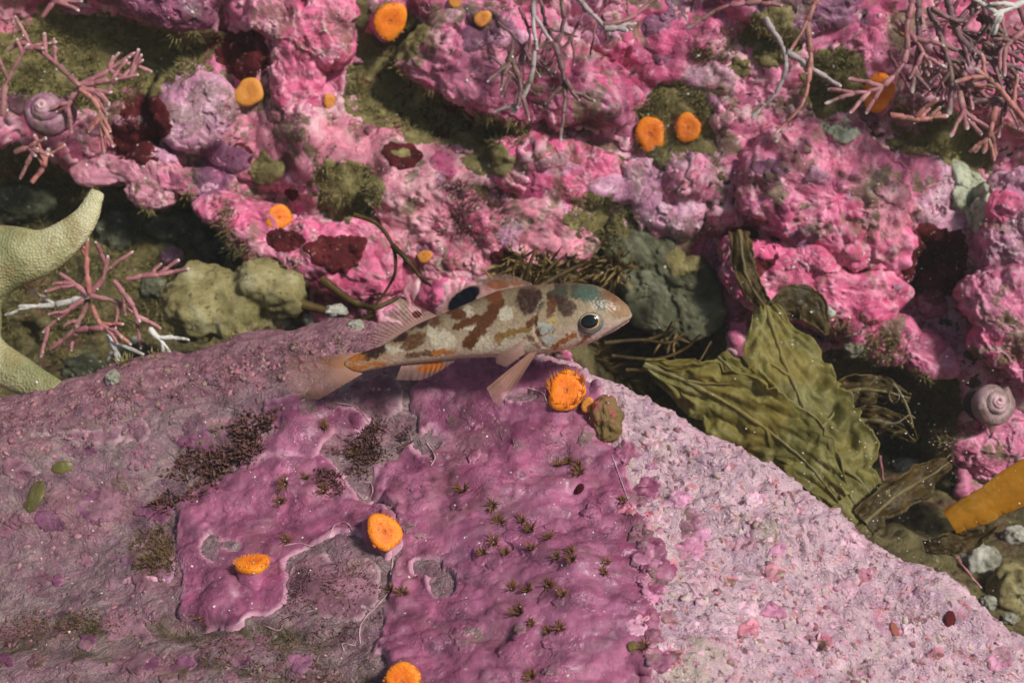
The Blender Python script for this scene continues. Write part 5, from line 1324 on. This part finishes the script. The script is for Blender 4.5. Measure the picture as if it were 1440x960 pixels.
# ---------------------------------------------------------------- specks drifting in the water
SPECK = NT("drifting_speck"); SPECK = SPECK.done((0.62, 0.58, 0.47), 0.5, None, 0.3)
r_ = np.random.default_rng(77); mb = MB()
for k in range(420):
    x, y = r_.uniform(0, 1440), r_.uniform(0, 960)
    if k < 260: x, y = r_.normal(1280, 90), r_.normal(620, 110)
    p, n, d = hit(x, y)
    q_ = P(x, y, d - abs(r_.normal()) * 1.2 - 0.05)
    mb.add(q_ + _ico * r_.uniform(0.006, 0.02) * (1 + 0.3 * r_.normal(size=(len(_ico), 1))), None, _icot)
v, q, t, _ = mb.get()
tag(link("drifting_specks", mesh_np("drifting_specks", v, q, t), SPECK), "tiny pale specks drifting in the water", "specks", None, "stuff")
# pale grains added on the rocks to stand in for glints of light
nodules([(0, 560), (480, 470), (700, 500), (870, 560), (1430, 910), (1430, 960), (0, 960)], 240, 0.005, 0.022, "tiny pale grains added as glints of light on the boulder", 41, SPECK, "glint_grains", "glint_grains", 0.9)
nodules([(0, 0), (1440, 0), (1440, 560), (1000, 560), (860, 420), (450, 460), (0, 560)], 360, 0.008, 0.040, "tiny pale grains added as glints of light on the reef wall", 42, SPECK, "glint_grains", "glint_grains", 0.9)

# ---------------------------------------------------------------- the fish
def fdep(px): return 24.3 - (np.asarray(px, float) - 650) * 0.0016
TOP = [(889, 442), (884, 430), (867, 416), (850, 406), (834, 400), (811, 398), (774, 399), (736, 402), (699, 409), (665, 423), (624, 440), (590, 454), (560, 471), (537, 486), (507, 496), (498, 499), (490, 504), (484, 510)]
BOT = [(889, 444), (884, 453), (864, 466), (830, 482), (792, 493), (755, 499), (699, 502), (642, 504), (612, 508), (567, 512), (537, 517), (507, 523), (498, 522), (490, 518), (484, 512)]
WID = [(889, 2), (884, 9), (867, 20), (850, 26), (830, 31), (800, 35), (755, 35), (699, 31), (642, 26), (590, 20), (537, 11), (507, 6), (484, 1)]
fx_ = 889 - (889 - 485) * np.linspace(0, 1, 330) ** 1.12
def itp(tb, x):
    t = np.array(sorted(tb)); y = np.interp(x, t[:, 0], t[:, 1]); k = np.ones(7) / 7
    ye = np.concatenate([np.full(3, y[0]), y, np.full(3, y[-1])]); ys = np.convolve(ye, k, 'valid')
    w = np.clip((889 - x) / 14, 0, 1); return y * (1 - w) + ys * w
ty, by_, wd = itp(TOP, fx_), itp(BOT, fx_), itp(WID, fx_)
nphi = 150
phi_ = np.linspace(0, 2 * np.pi, nphi, endpoint=False)
cy = (ty + by_) / 2; hh = (by_ - ty) / 2
co_, si_ = np.cos(phi_), np.sin(phi_)
sq = lambda x, e: np.sign(x) * np.abs(x) ** e
PX = np.broadcast_to(fx_[:, None], (330, nphi)); PY = cy[:, None] - hh[:, None] * sq(co_, 0.95)[None, :]
lat = wd[:, None] * sq(si_, 0.9)[None, :] * (1 - 0.10 * np.clip(-co_, 0, 1)[None, :])
# gill cover edge and mouth groove, in relief
gill = np.exp(-((np.hypot((PX - 790) / 1.0, (PY - 455) / 1.15) - 38) / 2.6) ** 2) * (PX < 775) * (np.abs(PY - 455) < 34)
mouth = np.exp(-((PY - (447 + (889 - PX) * 0.62)) / 1.8) ** 2) * (PX > 846) 
eyer = np.hypot((PX - 829) / 24, (PY - 452) / 21)
dl = -1.6 * gill - 1.6 * mouth + 2.0 * np.exp(-(eyer ** 2) * 1.2)
lat = lat + np.sign(si_)[None, :] * dl * np.clip(np.abs(si_) * 2, 0, 1)[None, :]
d0 = fdep(PX)
FV = P(PX, PY, d0 - lat * d0 / FPX)
fq = grid_quads_wrap(330, nphi)

def nse(sc, seed): return fbm(np.stack([PX.ravel() * sc, PY.ravel() * sc, 0 * PX.ravel() + seed], -1), 4, 840 + seed).reshape(PX.shape)
PXn = PX + 8 * nse(0.06, 1) + 6 * nse(0.22, 3); PYn = PY + 7 * nse(0.06, 2) + 5 * nse(0.22, 4)
rel = (PY - ty[:, None]) / (by_ - ty + 1e-6)[:, None]
C = np.zeros(PX.shape + (3,))
FN = nse(0.16, 12)
def lay(mask, c, k=1.0):
    global C
    m = np.clip(mask * k * (1.12 + 0.4 * FN), 0, 1)[..., None]; C = C * (1 - m) + np.array(c) * m
def spot(cx, cy_, rx, ry, rot=0.0, soft=0.2):
    ca, sa = math.cos(rot), math.sin(rot); x = PXn - cx; y = PYn - cy_
    e = np.sqrt(((x * ca + y * sa) / rx) ** 2 + ((-x * sa + y * ca) / ry) ** 2)
    return sstep(1 + soft, 1 - soft, e)
def stroke(x0, y0, x1, y1, w, soft=0.22):
    ex, ey = x1 - x0, y1 - y0; t = np.clip(((PXn - x0) * ex + (PYn - y0) * ey) / (ex * ex + ey * ey), 0, 1)
    return sstep(1 + soft, 1 - soft, np.hypot(PXn - x0 - t * ex, PYn - y0 - t * ey) / w)
C[:] = (0.29, 0.215, 0.125)
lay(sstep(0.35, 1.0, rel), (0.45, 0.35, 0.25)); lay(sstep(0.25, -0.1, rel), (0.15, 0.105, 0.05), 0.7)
lay(sstep(600, 480, PX), (0.36, 0.19, 0.10), 0.8)
lay(sstep(770, 840, PX) * sstep(0.55, 1.0, rel), (0.46, 0.32, 0.28), 0.8)
BR = (0.10, 0.034, 0.010); DK = (0.04, 0.016, 0.010); RD = (0.17, 0.05, 0.015); OR = (0.40, 0.13, 0.02); PA = (0.52, 0.45, 0.32)
for a in [(624, 480, 16, 14, 0), (661, 459, 9, 6, 0), (676, 482, 16, 12, 0.5), (545, 489, 8, 6, 0), (560, 492, 14, 5, -0.4), (712, 440, 10, 12, 0), (720, 485, 26, 10, -0.1), (655, 440, 9, 12, 0.4), (608, 462, 8, 12, 0)]: lay(spot(*a), PA, 0.75)
for a in [(702, 425, 682, 452, 10), (690, 440, 660, 482, 9), (642, 458, 668, 448, 6)]: lay(stroke(*a), BR, 0.95)
lay(spot(695, 414, 12, 14), RD, 0.9); lay(spot(642, 440, 15, 8, 0.4), BR, 0.9); lay(spot(720, 420, 8, 10), (0.2, 0.15, 0.08), 0.6)
lay(spot(744, 421, 19, 20), DK, 0.85); lay(spot(785, 414, 13, 17, 0.3), DK, 0.9); lay(spot(797, 432, 13, 10), DK, 0.8); lay(spot(775, 432, 7, 14, 0.2), BR, 0.8); lay(spot(811, 409, 8, 12), DK, 0.8)
lay(stroke(740, 462, 700, 474, 5), (0.22, 0.125, 0.035), 0.9); lay(spot(703, 480, 7, 7), (0.22, 0.125, 0.035), 0.7)
lay(stroke(752, 449, 745, 455, 6), BR, 0.9); lay(stroke(758, 466, 772, 462, 6.5), (0.12, 0.045, 0.018), 0.95); lay(spot(743, 477, 8, 5), BR, 0.7); lay(spot(757, 484, 7, 4), RD, 0.6)
for a in [(592, 452, 16, 7, -0.5), (564, 475, 13, 6, -0.45), (524, 496, 20, 8, -0.3)]: lay(spot(*a), DK, 0.9)
for a in [(582, 480, 20, 9, -0.5), (590, 498, 22, 5, -0.15), (612, 452, 9, 8, 0)]: lay(spot(*a), BR, 0.8)
for a in [(497, 503, 16, 5, -0.1), (492, 520, 16, 6, -0.3), (522, 513, 22, 4, -0.2), (625, 495, 18, 5, -0.1)]: lay(spot(*a), OR, 0.8)
lay(spot(768, 462, 10, 7, -0.3), (0.38, 0.42, 0.36), 0.7); lay(spot(779, 452, 6, 8), (0.42, 0.30, 0.10), 0.8); lay(spot(772, 478, 10, 7, -0.3), (0.36, 0.40, 0.36), 0.7); lay(spot(763, 456, 7, 4), (0.30, 0.42, 0.36), 0.5)
lay(stroke(806, 471, 778, 488, 3.2), (0.26, 0.09, 0.02), 0.95); lay(stroke(826, 473, 812, 485, 2.6), (0.26, 0.10, 0.03), 0.9)
lay(spot(812, 410, 36, 12, 0.05), (0.065, 0.075, 0.045), 0.6); lay(spot(828, 412, 17, 13), (0.07, 0.105, 0.075), 0.85); lay(spot(845, 425, 10, 14), (0.09, 0.085, 0.05), 0.7)
lay(spot(868, 432, 16, 12, 0.6), (0.27, 0.155, 0.075), 0.8); lay(spot(857, 418, 12, 6, 0.6), (0.16, 0.07, 0.03), 0.7)
lay(mouth, (0.14, 0.075, 0.05), 0.8)
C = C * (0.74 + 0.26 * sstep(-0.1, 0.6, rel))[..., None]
C = np.clip(1.0 * C * (1 + 0.24 * nse(0.35, 7)[..., None] + 0.15 * nse(1.3, 9)[..., None]), 0.004, 1)

FISH = NT("fish_skin")
_c = FISH.mix(0.35, FISH.attr("pattern", True), FISH.ramp(FISH.noise(16, 3, 0.6), [(0.35, 0.3), (0.65, 0.7)]), 'OVERLAY')
FISH.b.inputs["Subsurface Weight"].default_value = 0.12
FISH.b.inputs["Subsurface Radius"].default_value = (0.2, 0.12, 0.06)
FISH = FISH.done(_c, 0.36, FISH.bump(FISH.voro(17, 'F1'), 0.22, 0.03), 0.3)
fc = P(650, 500, float(fdep(650)))
fish = empty("fish", fc, "small mottled brown and cream fish swimming over the boulder", "fish")
v = FV.reshape(-1, 3)
caps = np.vstack([v[:nphi].mean(0), v[-nphi:].mean(0)]); nb = len(v)
tris = [(nb, k, (k + 1) % nphi) for k in range(nphi)] + [(nb + 1, nb - nphi + (k + 1) % nphi, nb - nphi + k) for k in range(nphi)]
cc = np.vstack([C.reshape(-1, 3), C[0].mean(0), C[-1].mean(0)])
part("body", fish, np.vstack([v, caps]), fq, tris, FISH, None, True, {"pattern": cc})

# eyes: bulging lid ring, golden iris, black pupil; the far one too
LID = NT("eye_socket"); LID = LID.done(LID.ramp(LID.noise(6, 4), [(0.35, (0.07, 0.075, 0.065)), (0.65, (0.15, 0.16, 0.15))]), 0.25, None, 0.5)
IRIS = NT("eye_iris"); IRIS = IRIS.done(IRIS.ramp(IRIS.noise(9, 4), [(0.35, (0.30, 0.16, 0.04)), (0.65, (0.60, 0.44, 0.22))]), 0.2, None, 0.6, )
PUPIL = NT("eye_pupil"); PUPIL = PUPIL.done((0.004, 0.004, 0.006), 0.12, None, 0.5)
def dome(cx, cy_, rx, ry, h, base, sgn, rings=14, seg=48, rot=0.0):
    ph = np.linspace(0.02, np.pi / 2, rings); th = np.linspace(0, 2 * np.pi, seg, endpoint=False)
    T, H = np.meshgrid(th, ph, indexing='ij')
    ca, sa = math.cos(rot), math.sin(rot)
    x = np.cos(T) * np.sin(H) * rx; y = np.sin(T) * np.sin(H) * ry
    px = cx + x * ca - y * sa; py = cy_ + x * sa + y * ca
    d = fdep(829) - sgn * (base + np.cos(H) * h) * 24 / FPX
    return P(px, py, d).reshape(-1, 3), grid_quads(seg, rings, True)
for sgn in (1, -1):
    v, q = dome(829, 452, 20, 18, 8.5, 26.5, sgn); eye = part("eye", fish, v, q, None, LID)
    v, q = dome(829.5, 452, 14.6, 11.4, 3.4, 33.2, sgn, rot=-0.15); part("iris", eye, v, q, None, IRIS, off=np.array(fish.location))
    v, q = dome(829, 452, 12.2, 9.8, 3.0, 35.0, sgn, rot=-0.15); part("pupil", eye, v, q, None, PUPIL, off=np.array(fish.location))

# fins: membranes ribbed by rays
def fin_mat(name, a, b, alpha):
    m = NT(name)
    c = m.mix(m.attr("ray"), a, b)
    c = m.mix(m.math('MINIMUM', m.math('MULTIPLY', m.attr("mark"), 1.2), 1.0), c, m.attr("markcol", True))
    al = m.math('ADD', m.math('MULTIPLY', m.math('ADD', m.math('MULTIPLY', m.attr("ray"), 0.16), alpha), m.attr("fade")), m.math('MULTIPLY', m.attr("solid"), 0.65))
    m.l(m.math('MINIMUM', al, 1.0), m.b.inputs["Alpha"])
    return m.done(c, 0.6, None, 0.06)
FIN = fin_mat("fin_membrane", (0.30, 0.17, 0.14), (0.38, 0.22, 0.16), 0.50)
FINT = fin_mat("tail_membrane", (0.36, 0.19, 0.135), (0.44, 0.24, 0.16), 0.42)
def fin(name, root, tip, rays, mat, off0=0.0, off1=0.0, nu=150, nv=34, solid=None, marks=(), wob=0.04, ser=0.0, seed=0):
    """root and tip lines in photo pixels; off0/off1 = sideways offset (pixels towards the camera) at root and tip"""
    A = catmull(np.array(root, float), nu); B = catmull(np.array(tip, float), nu)
    s = np.linspace(0, 1, nv)
    ray = np.abs(np.cos(np.linspace(0, 1, nu) * np.pi * rays)) ** 4
    ext = 1 - ser * (1 - np.abs(np.cos(np.linspace(0, 1, nu) * np.pi * rays)))
    px = A[:, None, 0] + (B - A)[:, None, 0] * s[None, :] * ext[:, None]; py = A[:, None, 1] + (B - A)[:, None, 1] * s[None, :] * ext[:, None]
    d = fdep(px) - (off0 + (off1 - off0) * s[None, :]) * 24 / FPX
    d = d + wob * np.sin(np.linspace(0, 1, nu) * np.pi * rays * 2)[:, None] * s[None, :] * 0.5 + wob * 2 * fbm(np.stack([px.ravel() * 0.03, py.ravel() * 0.03, 0 * px.ravel()], -1), 2, 860 + seed).reshape(px.shape) * s[None, :]
    v = P(px, py, d).reshape(-1, 3)
    sol = np.zeros(px.shape); mk = np.zeros(px.shape); mc = np.zeros(px.shape + (3,))
    if solid is not None: sol = solid(px, py, s[None, :] * np.ones((nu, 1)))
    nx = px + 3 * fbm(np.stack([px.ravel() * 0.12, py.ravel() * 0.12, 0 * px.ravel()], -1), 3, 870).reshape(px.shape)
    for (cx, cy_, rx, ry, rot, c, so) in marks:
        ca, sa = math.cos(rot), math.sin(rot); x = nx - cx; y = py - cy_
        m = sstep(1.25, 0.85, np.sqrt(((x * ca + y * sa) / rx) ** 2 + ((-x * sa + y * ca) / ry) ** 2))
        mc = np.where(m[..., None] > 0.02, np.array(c), mc); mk = np.maximum(mk, m); sol = np.maximum(sol, m * so)
    return part(name, fish, v, grid_quads(nu, nv), None, mat, {"ray": np.repeat(ray, nv), "fade": np.tile(1 - 0.40 * s ** 2, nu), "solid": sol.ravel(), "mark": mk.ravel()}, True, {"markcol": mc.reshape(-1, 3)})
basefade = lambda px, py, s: np.clip(1 - s * 2.2, 0, 1) * 0.8
fin("spiny_dorsal_fin", [(750, 404), (700, 412), (660, 428), (618, 446)], [(748, 398), (718, 386), (694, 386), (672, 393), (652, 399), (634, 411), (622, 428), (612, 440)], 11, FIN, ser=0.10,
    marks=[(652, 420, 25, 11, -0.62, (0.004, 0.004, 0.008), 2.5), (700, 400, 14, 6, 0.0, (0.20, 0.07, 0.03), 0.6), (725, 398, 8, 3, 0, (0.25, 0.10, 0.05), 0.5)], solid=basefade, wob=0.012, seed=1)
fin("soft_dorsal_fin", [(616, 444), (590, 456), (565, 472), (540, 488)], [(600, 436), (578, 426), (556, 430), (538, 446), (524, 468), (521, 486)], 20, FIN, solid=basefade, marks=[(586, 442, 6, 5, 0, (0.10, 0.03, 0.02), 0.8)], seed=2)
fin("tail_fin", [(512, 495), (496, 502), (492, 511), (496, 520), (510, 525)], [(404, 502), (398, 518), (402, 538), (418, 556), (448, 562)], 22, FINT, nu=220, nv=60, solid=lambda px, py, s: 0.8 * np.clip(1 - s * 2.0, 0, 1),
    marks=[(480, 510, 34, 7, 0.05, (0.36, 0.18, 0.08), 0.25)], wob=0.05, seed=3)
fin("anal_fin", [(646, 503), (622, 506), (595, 510), (565, 513)], [(640, 508), (615, 524), (590, 534), (556, 534)], 10, FIN, marks=[(606, 516, 18, 7, -0.2, (0.34, 0.10, 0.02), 0.6)], solid=basefade, seed=4)
fin("pelvic_fin", [(757, 492), (752, 493), (745, 496)], [(724, 545), (699, 568), (684, 545)], 6, FINT, 14, 30, nu=60, nv=40, solid=lambda px, py, s: 0.22 + 0 * s, seed=5)
fin("pectoral_fin", [(742, 474), (738, 482), (736, 490), (738, 497)], [(714, 490), (700, 500), (698, 510), (712, 516)], 10, FIN, 34, 46, nu=90, nv=40, seed=6)
fin("pelvic_fin", [(757, 494), (752, 496), (745, 498)], [(730, 530), (712, 548), (702, 535)], 6, FINT, -14, -30, nu=60, nv=40, solid=lambda px, py, s: 0.2 + 0 * s, seed=7)

# ---------------------------------------------------------------- the water's own haze
hz = np.array([[x, y, z] for x in (-58, 58) for y in (-52, 48) for z in (-19, 34)], float)
hq = [(0, 1, 3, 2), (4, 6, 7, 5), (0, 4, 5, 1), (2, 3, 7, 6), (0, 2, 6, 4), (1, 5, 7, 3)]
HM = bpy.data.materials.new("water_haze"); HM.use_nodes = True
HM.node_tree.nodes.remove(HM.node_tree.nodes["Principled BSDF"])
pv = HM.node_tree.nodes.new("ShaderNodeVolumePrincipled")
pv.inputs["Color"].default_value = (0.80, 0.86, 0.80, 1)
pv.inputs["Density"].default_value = 0.0018
pv.inputs["Anisotropy"].default_value = 0.4
HM.node_tree.links.new(pv.outputs[0], HM.node_tree.nodes["Material Output"].inputs["Volume"])
haze = link("haze", mesh_np("haze", hz, hq, None, False), HM)
tag(haze, "faint haze of the sea water", "haze", None, "stuff")
